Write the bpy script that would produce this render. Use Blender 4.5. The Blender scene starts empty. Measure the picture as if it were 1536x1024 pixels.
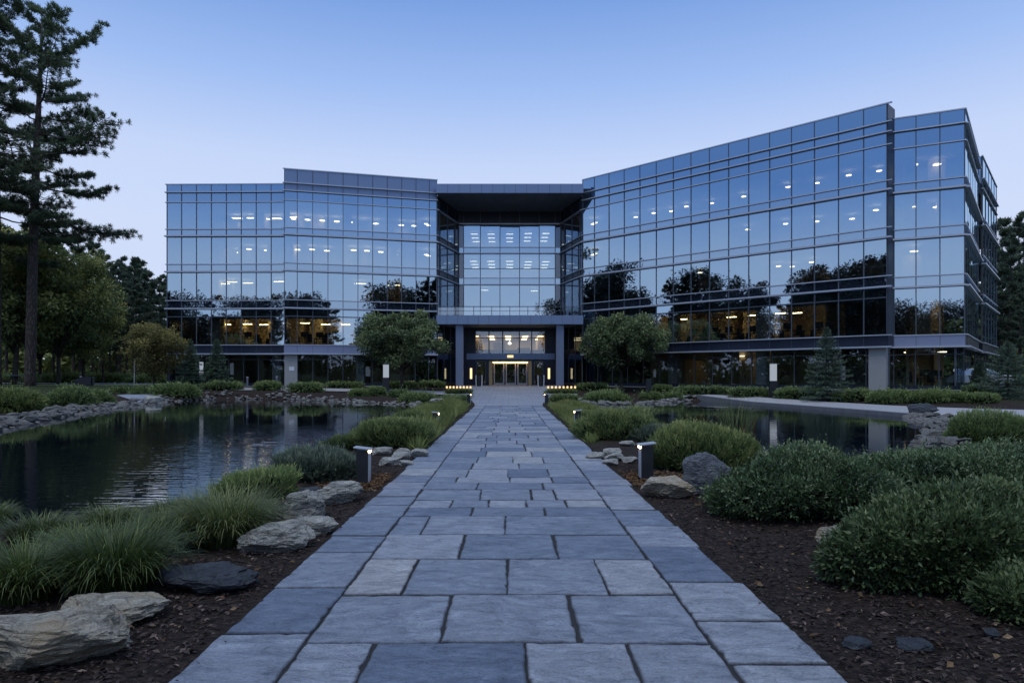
import bpy, bmesh, math, random
import numpy as np
from mathutils import Vector, Matrix, noise as mnoise

random.seed(7)
RNG = np.random.default_rng(7)
SC = bpy.context.scene
COL = SC.collection
R = math.radians

# ------------------------------------------------------------------ camera model of the photograph
F, CX, CY, CH = 1024.0, 763.0, 563.0, 1.6      # focal length and vanishing point in photo pixels, eye height in metres
WZ = -0.13                                     # pond water level

# ------------------------------------------------------------------ object helpers
def tag(o, label=None, cat=None, group=None, kind=None):
    if label: o['label'] = label
    if cat: o['category'] = cat
    if group: o['group'] = group
    if kind: o['kind'] = kind
    return o

def link(name, me, mats=None, parent=None, loc=None):
    o = bpy.data.objects.new(name, me)
    COL.objects.link(o)
    if mats is not None and me is not None:
        for m in (mats if isinstance(mats, (list, tuple)) else [mats]):
            me.materials.append(m)
    if parent is not None: o.parent = parent
    if loc is not None: o.location = loc
    return o

def empty(name, loc=(0, 0, 0), rz=0.0):
    o = bpy.data.objects.new(name, None)
    COL.objects.link(o)
    o.location = loc
    o.rotation_euler = (0, 0, rz)
    o.empty_display_size = 0.3
    return o

def copy_tree(o, parent=None):
    c = o.copy(); COL.objects.link(c)
    if parent is not None: c.parent = parent
    for ch in list(o.children): copy_tree(ch, c)
    return c

def np_mesh(name, V, Fc, midx=None, attr=None, smooth=False):
    me = bpy.data.meshes.new(name)
    if isinstance(Fc, np.ndarray): Fc = Fc.tolist()
    me.from_pydata(np.asarray(V, dtype=float).tolist(), [], Fc)
    if midx is not None:
        me.polygons.foreach_set('material_index', np.asarray(midx, dtype=np.int32))
    if attr:
        for k, a in attr.items():
            at = me.attributes.new(k, 'FLOAT', 'POINT')
            at.data.foreach_set('value', np.asarray(a, dtype=np.float32))
    if smooth:
        me.polygons.foreach_set('use_smooth', np.ones(len(me.polygons), dtype=bool))
    me.update()
    return me

class MB:
    """collects boxes, bars, tubes, quads into one mesh"""
    def __init__(s): s.v = []; s.f = []; s.m = []; s.a = []
    def add(s, V, Fc, mi=0, a=0.5):
        b = len(s.v)
        s.v += [tuple(p) for p in V]
        s.f += [tuple(b + i for i in f) for f in Fc]
        s.m += [mi] * len(Fc); s.a += [a] * len(V)
    def box(s, x0, x1, y0, y1, z0, z1, mi=0, M=None, a=.5):
        V = [Vector(p) for p in ((x0,y0,z0),(x1,y0,z0),(x1,y1,z0),(x0,y1,z0),(x0,y0,z1),(x1,y0,z1),(x1,y1,z1),(x0,y1,z1))]
        if M is not None: V = [M @ p for p in V]
        s.add(V, ((0,3,2,1),(4,5,6,7),(0,1,5,4),(1,2,6,5),(2,3,7,6),(3,0,4,7)), mi, a)
    def tube(s, pts, rad, n=8, mi=0, cap=True, a=.5):
        pts = [Vector(p) for p in pts]
        V = []; Fc = []
        ref = None
        for i, p in enumerate(pts):
            d = (pts[min(i+1, len(pts)-1)] - pts[max(i-1, 0)])
            if d.length < 1e-9: d = Vector((0,0,1))
            d.normalize()
            if ref is None:
                ref = Vector((1,0,0)) if abs(d.x) < .8 else Vector((0,1,0))
            u = (ref - d*ref.dot(d)).normalized(); w = d.cross(u); ref = u
            r = rad[i] if isinstance(rad, (list, tuple)) else rad
            for k in range(n):
                t = 2*math.pi*k/n
                V.append(p + u*(r*math.cos(t)) + w*(r*math.sin(t)))
        for i in range(len(pts)-1):
            for k in range(n):
                Fc.append((i*n+k, i*n+(k+1)%n, (i+1)*n+(k+1)%n, (i+1)*n+k))
        if cap:
            Fc.append(tuple(range(n-1,-1,-1))); Fc.append(tuple((len(pts)-1)*n+k for k in range(n)))
        s.add(V, Fc, mi, a)
    def cyl(s, x, y, z0, z1, r, n=16, mi=0, r2=None):
        s.tube([(x,y,z0),(x,y,z1)], [r, r if r2 is None else r2], n, mi)
    def mesh(s, name, smooth=False, bevel=0.0):
        me = np_mesh(name, s.v, s.f, s.m, {'tone': s.a}, smooth)
        if bevel > 0:
            bm = bmesh.new(); bm.from_mesh(me)
            bmesh.ops.recalc_face_normals(bm, faces=bm.faces)
            es = [e for e in bm.edges if e.is_manifold and e.calc_face_angle(0) > .6]
            bmesh.ops.bevel(bm, geom=es, offset=bevel, segments=2, affect='EDGES', profile=.5, clamp_overlap=True)
            bm.to_mesh(me); bm.free(); me.update()
        return me
    def build(s, name, mats, parent=None, smooth=False, bevel=0.0):
        return link(name, s.mesh(name, smooth, bevel), mats, parent)

# ------------------------------------------------------------------ materials
def newmat(name):
    m = bpy.data.materials.new(name); m.use_nodes = True
    nt = m.node_tree; nt.nodes.clear()
    out = nt.nodes.new('ShaderNodeOutputMaterial')
    return m, nt, out

class NT:
    """terse node building"""
    def __init__(s, nt): s.nt = nt
    def n(s, t, **kw):
        nd = s.nt.nodes.new('ShaderNode' + t)
        for k, v in kw.items():
            if k == 'ins':
                for kk, vv in v.items():
                    if hasattr(vv, 'is_output'): s.nt.links.new(vv, nd.inputs[kk])
                    else: nd.inputs[kk].default_value = vv
            else: setattr(nd, k, v)
        return nd
    def l(s, a, b): s.nt.links.new(a, b)
    def mixc(s, fac, a, b, blend='MIX'):
        nd = s.nt.nodes.new('ShaderNodeMix'); nd.data_type = 'RGBA'; nd.blend_type = blend
        for i, v in ((0, fac), (6, a), (7, b)):
            if hasattr(v, 'is_output'): s.nt.links.new(v, nd.inputs[i])
            elif i == 0: nd.inputs[0].default_value = v
            else: nd.inputs[i].default_value = (*v, 1)
        return nd.outputs[2]
    def ramp(s, fac, stops, interp='LINEAR'):
        nd = s.nt.nodes.new('ShaderNodeValToRGB'); cr = nd.color_ramp; cr.interpolation = interp
        while len(cr.elements) < len(stops): cr.elements.new(.5)
        for e, (p, c) in zip(cr.elements, stops):
            e.position = p; e.color = (*c, 1) if len(c) == 3 else c
        s.l(fac, nd.inputs[0]); return nd.outputs[0]
    def noise(s, vec, scale, detail=4, rough=.55, dist=0.0):
        nd = s.n('TexNoise', ins={'Scale': scale, 'Detail': detail, 'Roughness': rough, 'Distortion': dist})
        if vec is not None: s.l(vec, nd.inputs['Vector'])
        return nd.outputs[0]
    def map(s, vec, scale=(1,1,1), loc=(0,0,0), rot=(0,0,0)):
        nd = s.n('Mapping', ins={'Scale': scale, 'Location': loc, 'Rotation': rot}); s.l(vec, nd.inputs[0]); return nd.outputs[0]
    def bump(s, h, strength=.5, dist=.02):
        nd = s.n('Bump', ins={'Strength': strength, 'Distance': dist}); s.l(h, nd.inputs['Height']); return nd.outputs[0]
    def math(s, op, a, b=0.0):
        nd = s.n('Math', operation=op)
        for i, v in ((0, a), (1, b)):
            if hasattr(v, 'is_output'): s.l(v, nd.inputs[i])
            else: nd.inputs[i].default_value = v
        return nd.outputs[0]
    def attr(s, name):
        return s.n('Attribute', attribute_name=name).outputs['Fac']

def plain(name, col, rough=.5, metal=0.0, var=.12, scale=3.0, bump=0.0, spec=.5):
    m, nt, out = newmat(name); g = NT(nt)
    tc = g.n('TexCoord').outputs['Object']
    n1 = g.noise(tc, scale, 6, .6)
    c = g.mixc(n1, [x*(1-var) for x in col], [min(1, x*(1+var)) for x in col])
    b = g.n('BsdfPrincipled', ins={'Metallic': metal, 'Specular IOR Level': spec})
    g.l(c, b.inputs['Base Color'])
    g.l(g.ramp(n1, [(.3, (rough*.8,)*3), (.7, (min(1, rough*1.2),)*3)]), b.inputs['Roughness'])
    if bump: g.l(g.bump(g.noise(tc, scale*6, 6, .6), bump, .01), b.inputs['Normal'])
    g.l(b.outputs[0], out.inputs[0]); return m

def emis(name, col, st):
    m, nt, out = newmat(name); g = NT(nt)
    e = g.n('Emission', ins={'Color': (*col, 1), 'Strength': st})
    g.l(e.outputs[0], out.inputs[0]); return m

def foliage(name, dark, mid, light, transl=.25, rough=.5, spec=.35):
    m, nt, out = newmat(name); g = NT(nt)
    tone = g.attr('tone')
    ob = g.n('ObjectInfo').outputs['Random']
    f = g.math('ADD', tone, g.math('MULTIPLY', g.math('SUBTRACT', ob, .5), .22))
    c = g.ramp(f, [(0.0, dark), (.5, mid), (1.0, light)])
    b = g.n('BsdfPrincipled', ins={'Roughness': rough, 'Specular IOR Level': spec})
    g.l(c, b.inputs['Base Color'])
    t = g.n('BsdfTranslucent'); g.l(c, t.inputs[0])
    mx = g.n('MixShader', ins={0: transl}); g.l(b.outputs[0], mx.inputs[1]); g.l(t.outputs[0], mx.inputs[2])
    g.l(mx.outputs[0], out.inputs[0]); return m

def bark(name, a, b_, scale=1.0):
    m, nt, out = newmat(name); g = NT(nt)
    tc = g.map(g.n('TexCoord').outputs['Object'], (6*scale, 6*scale, 1.6*scale))
    v = g.n('TexVoronoi', feature='DISTANCE_TO_EDGE', ins={'Scale': 1.2}); g.l(tc, v.inputs['Vector'])
    n1 = g.noise(tc, 1.5, 6, .7)
    h = g.math('ADD', g.math('MINIMUM', v.outputs['Distance'], .25), g.math('MULTIPLY', n1, .25))
    c = g.ramp(h, [(.08, [x*.35 for x in a]), (.3, a), (.5, b_)])
    b = g.n('BsdfPrincipled', ins={'Roughness': .9, 'Specular IOR Level': .2})
    g.l(c, b.inputs['Base Color']); g.l(g.bump(h, 1.0, .06), b.inputs['Normal'])
    g.l(b.outputs[0], out.inputs[0]); return m

def stone(name, dark, mid, light, scale=4.0, warm=None, edge=True):
    m, nt, out = newmat(name); g = NT(nt)
    co = g.n('TexCoord').outputs['Object']
    rv = g.n('ObjectInfo').outputs['Random']
    off = g.n('CombineXYZ'); g.l(g.math('MULTIPLY', rv, 31.0), off.inputs[0]); g.l(g.math('MULTIPLY', rv, 17.0), off.inputs[1])
    va = g.n('VectorMath', operation='ADD'); g.l(co, va.inputs[0]); g.l(off.outputs[0], va.inputs[1])
    p = va.outputs[0]
    big = g.noise(p, scale*.6, 3, .5, .8)
    strat = g.noise(g.map(p, (1.2, 1.2, 7), rot=(.5, .3, .2)), scale, 8, .68, 1.2)
    fine = g.noise(p, scale*14, 6, .7)
    vo = g.n('TexVoronoi', feature='DISTANCE_TO_EDGE', ins={'Scale': scale*.9}); g.l(g.map(p, (1, 1, 2.2), rot=(.4, .5, .3)), vo.inputs['Vector'])
    crack = g.ramp(vo.outputs['Distance'], [(0, (0,)*3), (.05, (1,)*3)])
    f = g.math('ADD', g.math('MULTIPLY', strat, .6), g.math('MULTIPLY', fine, .4))
    c = g.ramp(f, [(.36, [x*.8 for x in dark]), (.5, mid), (.64, light)])
    c = g.mixc(g.math('MULTIPLY', g.math('SUBTRACT', 1.0, crack), .55), c, dark)
    if warm: c = g.mixc(g.ramp(big, [(.45, (0,0,0)), (.62, (1,1,1))]), c, g.mixc(.55, warm, warm) if False else warm, 'MIX') if False else g.mixc(g.math('MULTIPLY', g.ramp(big, [(.45, (0,0,0)), (.65, (1,1,1))]), .55), c, warm)
    b = g.n('BsdfPrincipled', ins={'Roughness': .8, 'Specular IOR Level': .3})
    g.l(c, b.inputs['Base Color'])
    h = g.math('ADD', g.math('ADD', g.math('MULTIPLY', strat, .7), g.math('MULTIPLY', fine, .4)), g.math('MULTIPLY', crack, .15))
    g.l(g.bump(h, 1.0, .10), b.inputs['Normal'])
    g.l(b.outputs[0], out.inputs[0]); return m

M = {}
M['leaf_shrub'] = foliage('leaf_shrub', (0.016,0.032,0.014), (0.080,0.130,0.052), (0.258,0.326,0.148), .18, .36, .55)
M['leaf_olive'] = foliage('leaf_olive', (0.047,0.072,0.025), (0.163,0.207,0.062), (0.408,0.439,0.138), .22, .5)
M['leaf_juniper'] = foliage('leaf_juniper', (0.034,0.057,0.029), (0.138,0.192,0.066), (0.407,0.429,0.152), .22, .55)
M['leaf_blue'] = foliage('leaf_blue', (0.038,0.060,0.046), (0.150,0.191,0.136), (0.363,0.403,0.271), .2, .55)
M['leaf_hedge'] = foliage('leaf_hedge', (0.060,0.091,0.032), (0.180,0.249,0.088), (0.428,0.471,0.162), .2, .5)
M['leaf_tree'] = foliage('leaf_tree', (0.055,0.081,0.037), (0.177,0.231,0.101), (0.396,0.440,0.190), .25, .5)
M['leaf_yellow'] = foliage('leaf_yellow', (0.081,0.075,0.024), (0.232,0.208,0.063), (0.464,0.394,0.118), .28, .55)
M['crown_silhouette'] = foliage('crown_silhouette', (.004,.006,.005), (.014,.018,.013), (.03,.036,.022), .08, .7)  # darkened crown copy: unlit silhouette look painted into the colour
M['leaf_forest'] = foliage('leaf_forest', (0.071,0.111,0.043), (0.280,0.304,0.093), (0.624,0.559,0.181), .2, .6)
M['needle_pine'] = foliage('needle_pine', (0.040,0.064,0.042), (0.109,0.157,0.084), (0.248,0.311,0.152), .12, .6)
M['needle_far'] = foliage('needle_far', (0.036,0.058,0.039), (0.105,0.146,0.093), (0.221,0.277,0.167), .12, .7)  # bluish distance haze mixed into the needle colour
M['leaf_shrub_light'] = foliage('leaf_shrub_light', (0.016,0.030,0.011), (0.086,0.132,0.052), (0.241,0.293,0.121), .2, .40, .5)
M['needle_spruce'] = foliage('needle_spruce', (0.047,0.074,0.049), (0.117,0.177,0.117), (0.277,0.352,0.235), .15, .6)
M['grass_blade'] = foliage('grass_blade', (0.022,0.040,0.012), (0.113,0.156,0.044), (0.359,0.383,0.112), .28, .45)
M['grass_pale'] = foliage('grass_pale', (0.025,0.043,0.014), (0.139,0.173,0.060), (0.392,0.392,0.147), .28, .45)
M['lawn_blade'] = foliage('lawn_blade', (0.048,0.075,0.021), (0.184,0.213,0.062), (0.417,0.416,0.136), .28, .5)
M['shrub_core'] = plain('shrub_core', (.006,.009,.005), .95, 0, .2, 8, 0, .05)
M['bark_pine'] = bark('bark_pine', (.075,.060,.052), (.15,.125,.11), 1.0)
M['bark_tree'] = bark('bark_tree', (.055,.048,.040), (.12,.105,.09), 1.6)
M['stone_grey'] = stone('stone_grey', (0.133,0.127,0.119), (0.377,0.364,0.317), (0.754,0.709,0.586), 4)
M['stone_tan'] = stone('stone_tan', (0.189,0.164,0.127), (0.490,0.445,0.348), (0.867,0.782,0.618), 5, (0.641,0.490,0.301))
M['stone_slate'] = stone('stone_slate', (.035,.04,.05), (.07,.078,.09), (.13,.14,.15), 5)
M['stone_blue'] = stone('stone_blue', (.07,.08,.095), (.17,.185,.205), (.31,.325,.34), 5)
M['stone_pale'] = stone('stone_pale', (0.232,0.227,0.205), (0.522,0.504,0.449), (0.812,0.781,0.686), 6)
M['stone_edge'] = stone('stone_edge', (0.091,0.090,0.084), (0.247,0.237,0.216), (0.468,0.448,0.396), 3)
M['frame_metal'] = plain('frame_metal', (.20,.215,.25), .38, .6, .08, .6)
M['fin_metal'] = plain('fin_metal', (.48,.51,.57), .4, .5, .08, .6)
M['mullion_metal'] = plain('mullion_metal', (.085,.095,.115), .4, .4, .1, .6)
M['panel_metal'] = plain('panel_metal', (.20,.265,.39), .36, .45, .07, .35)
M['panel_light'] = plain('panel_light', (.27,.30,.42), .36, .45, .07, .35)
M['panel_dark'] = plain('panel_dark', (.014,.021,.040), .38, .2, .12, .5)
M['column_clad'] = plain('column_clad', (.17,.21,.30), .45, .2, .08, .5)
M['concrete'] = plain('concrete', (.34,.34,.33), .8, 0, .12, 1.5, .2)
M['soffit'] = plain('soffit', (.12,.13,.15), .6, .1, .1, .4)
M['lobby_pale'] = plain('lobby_pale', (.62,.57,.47), .85, 0, .15, .5)
M['interior_wall'] = plain('interior_wall', (.60,.47,.29), .85, 0, .08, .3)
M['interior_ceiling'] = plain('interior_ceiling', (.36,.36,.35), .9, 0, .05, .5)
M['interior_floor'] = plain('interior_floor', (.11,.10,.09), .7, 0, .15, .5)
M['black_metal'] = plain('black_metal', (.022,.025,.030), .45, .2, .2, 6)
M['light_metal'] = plain('light_metal', (.42,.44,.48), .45, .3, .08, 5)
M['white_paint'] = plain('white_paint', (.75,.76,.77), .45, 0, .06, 3)
M['dark_wood'] = plain('dark_wood', (.06,.045,.035), .6, 0, .3, 4)
M['desk_dark'] = plain('desk_dark', (.035,.033,.032), .5, 0, .2, 4)
M['asphalt'] = plain('asphalt', (.05,.05,.052), .85, 0, .25, 2, .3)
M['car_dark'] = plain('car_dark', (.03,.035,.045), .25, .3, .05, 1)
M['car_white'] = plain('car_white', (.72,.73,.74), .3, 0, .03, 1)
M['tyre'] = plain('tyre', (.02,.02,.02), .9, 0, .2, 5)
M['lamp_warm'] = emis('lamp_warm', (1.0, .80, .52), 7)
M['lamp_office'] = emis('lamp_office', (1.0, .72, .36), 26)
M['lamp_cool'] = emis('lamp_cool', (1.0, .90, .72), 3.6)
M['lamp_bollard'] = emis('lamp_bollard', (1.0, .62, .26), 32)
M['lamp_bead'] = emis('lamp_bead', (1.0, .66, .32), 1.5)
M['sign_lit'] = emis('sign_lit', (.74, .84, 1.0), .45)
M['lobby_light'] = emis('lobby_light', (1.0, .74, .40), 3.4)

def glass_mat(name, base, tr, gl, trans=True, dark=(.01,.014,.022), wob=.0010):
    m, nt, out = newmat(name); g = NT(nt)
    lw = g.n('LayerWeight', ins={'Blend': .5}).outputs['Facing']
    fac = g.math('ADD', g.math('MULTIPLY', g.math('POWER', lw, 3.0), 1-base), base)
    gco = g.n('TexCoord').outputs['Object']
    nz = g.noise(gco, .45, 2, .5)
    gs = g.n('BsdfGlossy', ins={'Color': (*gl, 1), 'Roughness': .012}); 
    g.l(g.bump(nz, wob*400, .01), gs.inputs['Normal'])
    if trans: ts = g.n('BsdfTransparent', ins={'Color': (*tr, 1)})
    else: ts = g.n('BsdfDiffuse', ins={'Color': (*dark, 1)})
    mx = g.n('MixShader'); g.l(fac, mx.inputs[0]); g.l(ts.outputs[0], mx.inputs[1]); g.l(gs.outputs[0], mx.inputs[2])
    g.l(mx.outputs[0], out.inputs[0]); return m
M['glass'] = glass_mat('glass', .58, (.50,.57,.57), (.61,.80,.95))
M['glass_dark'] = glass_mat('glass_dark', .16, (.50,.56,.58), (.72,.84,1.0))
M['glass_clear'] = glass_mat('glass_clear', .22, (.85,.87,.85), (.8,.9,1.0))
M['spandrel_glass'] = glass_mat('spandrel_glass', .53, (0,0,0), (.60,.78,.94), False, (.02,.028,.045))
M['lens_glass'] = glass_mat('lens_glass', .3, (.3,.34,.36), (.8,.9,1.0))

def paver_mat():
    m, nt, out = newmat('flagstone'); g = NT(nt)
    co = g.n('TexCoord').outputs['Object']
    t = g.attr('tone'); t2 = g.attr('tone2')
    off = g.n('CombineXYZ'); g.l(g.math('MULTIPLY', t, 57.0), off.inputs[0]); g.l(g.math('MULTIPLY', t2, 43.0), off.inputs[1])
    va = g.n('VectorMath', operation='ADD'); g.l(co, va.inputs[0]); g.l(off.outputs[0], va.inputs[1])
    vr = g.n('VectorRotate', rotation_type='Z_AXIS'); g.l(va.outputs[0], vr.inputs['Vector']); g.l(g.math('MULTIPLY', g.math('SUBTRACT', t2, .5), .5), vr.inputs['Angle'])
    p = vr.outputs[0]
    cleft = g.noise(g.map(p, (1.0, 1.9, 1)), 4.2, 10, .74, .9)
    fine = g.noise(g.map(p, (1, 1.6, 1)), 60, 6, .75)
    blot = g.noise(p, 1.7, 3, .5)
    flake = g.noise(g.map(p, (1, 2.4, 1)), 7.5, 3, .5, 2.2)
    base = g.ramp(t, [(0, (.16,.195,.26)), (.3, (.215,.25,.31)), (.6, (.285,.31,.36)), (.85, (.35,.365,.40)), (1, (.39,.39,.395))])
    f = g.math('ADD', g.math('MULTIPLY', cleft, .55), g.math('ADD', g.math('MULTIPLY', fine, .42), g.math('MULTIPLY', blot, .12)))
    fl = g.ramp(flake, [(.480, (1.12,)*3), (.5, (.30,.31,.34)), (.512, (1,)*3)])
    base = g.mixc(g.math('MULTIPLY', g.ramp(blot, [(.45, (0,)*3), (.62, (1,)*3)]), .8), base, g.mixc(1.0, base, fl, 'MULTIPLY'))
    c = g.mixc(1.0, base, g.ramp(f, [(.40, (.30,.33,.39)), (.48, (.72,.74,.77)), (.54, (1.02,1.02,1.02)), (.60, (1.22,1.21,1.19)), (.70, (1.95,1.9,1.8))]), 'MULTIPLY')  # flecks plus painted cleft shading, as bump barely shows in soft light
    c = g.mixc(g.attr('edge'), c, (.03,.03,.033))
    b = g.n('BsdfPrincipled', ins={'Specular IOR Level': .42})
    g.l(c, b.inputs['Base Color'])
    g.l(g.ramp(f, [(.35, (.5,)*3), (.7, (.72,)*3)]), b.inputs['Roughness'])
    h = g.math('ADD', g.math('ADD', g.math('MULTIPLY', cleft, .7), g.math('MULTIPLY', fine, .2)), g.math('MULTIPLY', g.ramp(flake, [(.49, (0,)*3), (.51, (1,)*3)]), .10))
    g.l(g.bump(h, 1.0, .06), b.inputs['Normal'])
    g.l(b.outputs[0], out.inputs[0]); return m
M['flagstone'] = paver_mat()

def brick_pave(name, c1, c2, sc, w=.8, h=.5):
    m, nt, out = newmat(name); g = NT(nt)
    co = g.n('TexCoord').outputs['Object']
    br = g.n('TexBrick', ins={'Scale': sc, 'Mortar Size': .012, 'Brick Width': w, 'Row Height': h, 'Color1': (*c1,1), 'Color2': (*c2,1), 'Mortar': (c1[0]*.3, c1[1]*.3, c1[2]*.3, 1), 'Bias': 0.0})
    br.offset = .37; br.squash = 1.4; br.squash_frequency = 3
    g.l(co, br.inputs['Vector'])
    f = g.noise(co, 9, 7, .7, .6)
    c = g.mixc(1.0, br.outputs['Color'], g.ramp(f, [(.3, (.65,.66,.7)), (.7, (1.25,1.24,1.2))]), 'MULTIPLY')
    b = g.n('BsdfPrincipled', ins={'Roughness': .65, 'Specular IOR Level': .4}); g.l(c, b.inputs['Base Color'])
    g.l(g.bump(f, .5, .02), b.inputs['Normal'])
    g.l(b.outputs[0], out.inputs[0]); return m
M['plaza_paving'] = brick_pave('plaza_paving', (.25,.275,.33), (.32,.34,.39), 1.0, .9, .6)
M['walk_paving'] = brick_pave('walk_paving', (.36,.355,.36), (.43,.42,.42), 1.0, 2.4, 2.4)

def ground_mat():
    m, nt, out = newmat('ground_soil'); g = NT(nt)
    co = g.n('TexCoord').outputs['Object']
    lawn = g.attr('lawn')
    v = g.n('TexVoronoi', ins={'Scale': 26.0, 'Randomness': 1.0}); g.l(g.map(co, (1, 1.7, 1), rot=(0,0,.6)), v.inputs['Vector'])
    n1 = g.noise(co, 60, 6, .75)
    n2 = g.noise(co, 1.2, 4, .6)
    cm = g.ramp(g.math('ADD', g.math('MULTIPLY', v.outputs['Color'], .5), g.math('MULTIPLY', n1, .5)),
                [(.25, (.010,.008,.007)), (.5, (.040,.029,.024)), (.72, (.095,.068,.052))])
    cm = g.mixc(g.math('MULTIPLY', n2, .5), cm, (.03,.021,.017))
    cl = g.ramp(g.math('ADD', g.math('MULTIPLY', n1, .6), g.math('MULTIPLY', n2, .4)), [(.3, (.012,.020,.008)), (.5, (.040,.055,.020)), (.7, (.075,.085,.032))])
    c = g.mixc(lawn, cm, cl)
    b = g.n('BsdfPrincipled', ins={'Roughness': .95, 'Specular IOR Level': .15}); g.l(c, b.inputs['Base Color'])
    g.l(g.bump(g.math('ADD', v.outputs['Distance'], n1), 1.0, .03), b.inputs['Normal'])
    g.l(b.outputs[0], out.inputs[0]); return m
M['ground_soil'] = ground_mat()

def chips_mat(name, stops):
    m, nt, out = newmat(name); g = NT(nt)
    c = g.ramp(g.attr('tone'), stops)
    f = g.noise(g.n('TexCoord').outputs['Object'], 90, 4, .7)
    c = g.mixc(1.0, c, g.ramp(f, [(.3, (.6,.6,.6)), (.7, (1.3,1.3,1.3))]), 'MULTIPLY')
    b = g.n('BsdfPrincipled', ins={'Roughness': .85, 'Specular IOR Level': .25}); g.l(c, b.inputs['Base Color'])
    g.l(b.outputs[0], out.inputs[0]); return m
M['chips'] = chips_mat('bark_chips', [(0, (.014,.011,.010)), (.5, (.052,.038,.033)), (.85, (.12,.085,.068)), (1, (.23,.165,.13))])
M['litter'] = chips_mat('dry_leaves', [(0, (.06,.028,.013)), (.5, (.13,.07,.03)), (1, (.27,.19,.11))])
M['joint'] = plain('joint_sand', (.022,.021,.020), .95, 0, .3, 20, .4)

def water_mat():
    m, nt, out = newmat('pond_water'); g = NT(nt)
    co = g.n('TexCoord').outputs['Object']
    a = g.noise(g.map(co, (1.0, 2.2, 1)), 1.1, 3, .55, .5)
    c = g.noise(g.map(co, (1.6, 5.0, 1), rot=(0,0,.1)), 1.25, 2, .5, .3)
    patch = g.ramp(g.noise(co, .16, 2, .5), [(.42, (.10,)*3), (.60, (1,)*3)])
    dv = g.n('VectorMath', operation='DISTANCE'); g.l(g.map(co, (1, .5, 1)), dv.inputs[0]); dv.inputs[1].default_value = (-5.6, 6.6, -.065)
    zone = g.ramp(g.math('DIVIDE', dv.outputs['Value'], 6.0), [(0, (1,)*3), (.55, (.6,)*3), (1.0, (0,)*3)])
    patch = g.math('ADD', patch, g.math('MULTIPLY', zone, 1.5))
    h = g.math('ADD', g.math('MULTIPLY', a, .22), g.math('MULTIPLY', g.math('MULTIPLY', c, patch), 1.3))
    b = g.n('BsdfPrincipled', ins={'Base Color': (.004,.008,.012,1), 'Roughness': .012, 'IOR': 2.1, 'Specular IOR Level': .5})
    g.l(g.bump(h, .10, .03), b.inputs['Normal'])
    g.l(b.outputs[0], out.inputs[0]); return m
M['water'] = water_mat()

# ------------------------------------------------------------------ world: clear blue dusk
w = bpy.data.worlds.new('World'); SC.world = w; w.use_nodes = True
nt = w.node_tree; nt.nodes.clear(); g = NT(nt)
wo = nt.nodes.new('ShaderNodeOutputWorld')
sky = g.n('TexSky', sky_type='NISHITA', sun_disc=False)
sky.sun_elevation = R(66); sky.sun_rotation = R(200); sky.air_density = 1.0; sky.dust_density = .4; sky.ozone_density = 3.0
sepv = g.n('SeparateXYZ'); g.l(g.n('TexCoord').outputs['Generated'], sepv.inputs[0])
back = g.n('MapRange', ins={'From Min': .55, 'From Max': -.35, 'To Min': 1.0, 'To Max': 1.85}); g.l(sepv.outputs[1], back.inputs[0])
grad = g.ramp(g.math('MULTIPLY', sepv.outputs[2], back.outputs[0]), [(0.0, (.64,.73,.95)), (.2, (.64,.74,.98)), (.29, (.58,.70,.98)), (.386, (.36,.53,.92)), (.48, (.205,.37,.78)), (.66, (.22,.38,.76)), (1.0, (.36,.52,.86))])
skyc = g.mixc(1.0, sky.outputs[0], (.085,.085,.085), 'MULTIPLY')
mixw = g.mixc(.04, grad, skyc)
bg = g.n('Background', ins={'Strength': 1.0}); g.l(mixw, bg.inputs[0]); g.l(bg.outputs[0], wo.inputs[0])

sun = bpy.data.lights.new('sun', 'SUN'); sun.energy = 1.05; sun.angle = R(36); sun.color = (1.0, .98, .94)
so = bpy.data.objects.new('sun', sun); COL.objects.link(so)
sdir = Vector((math.sin(R(200))*math.cos(R(66)), math.cos(R(200))*math.cos(R(66)), math.sin(R(66))))   # towards the sun: behind the viewer
so.rotation_euler = (-sdir).to_track_quat('-Z', 'Y').to_euler(); so.location = sdir*80

cam = bpy.data.cameras.new('camera'); cam.lens = 24; cam.sensor_width = 36; cam.sensor_fit = 'HORIZONTAL'
cam.shift_x = (768-CX)/1536; cam.shift_y = (CY-512)/1536; cam.clip_end = 6000; cam.clip_start = .05
co_ = bpy.data.objects.new('camera', cam); COL.objects.link(co_); co_.location = (0, 0, CH); co_.rotation_euler = (R(90), 0, 0)
SC.camera = co_
SC.view_settings.view_transform = 'Standard'; SC.view_settings.look = 'None'; SC.view_settings.exposure = 0
SC.render.engine = 'CYCLES'
SC.cycles.use_denoising = True
SC.cycles.max_bounces = 8; SC.cycles.transparent_max_bounces = 12; SC.cycles.glossy_bounces = 4; SC.cycles.diffuse_bounces = 3
SC.cycles.sample_clamp_indirect = 4.0

# ------------------------------------------------------------------ terrain
def P(px, py, z):
    Y = (CH - z)*F/(py - CY)
    return ((px - CX)*Y/F, Y)

POND_L = [P(-60,655,WZ), P(0,642,WZ), P(100,623,WZ), P(165,613,WZ), P(205,607.5,WZ), P(250,602.5,WZ), P(330,598.5,WZ), P(420,598.5,WZ),
          P(500,602,WZ), P(560,605,WZ), P(640,607.5,WZ), (-4.0, 36.5), (-4.2, 30), (-4.2, 22), (-3.7, 15), (-3.75, 11.3), (-4.5, 8.9), (-8, 7.5), (-16, 7.8), (-22, 12), (-22, 18)]
POND_R = [P(872,605,WZ), P(905,606.5,WZ), P(960,607,WZ), P(1005,603,WZ), P(1040,600.5,WZ), P(1100,604.5,WZ), P(1200,612.5,WZ), P(1300,620.5,WZ), P(1378,627.5,WZ),
          P(1402,642,WZ), P(1402,655,WZ), P(1385,668,WZ), (8.6, 14.2), (6.4, 13.8), (5.2, 15.5), (4.6, 20), (4.4, 28), (4.5, 37)]

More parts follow.
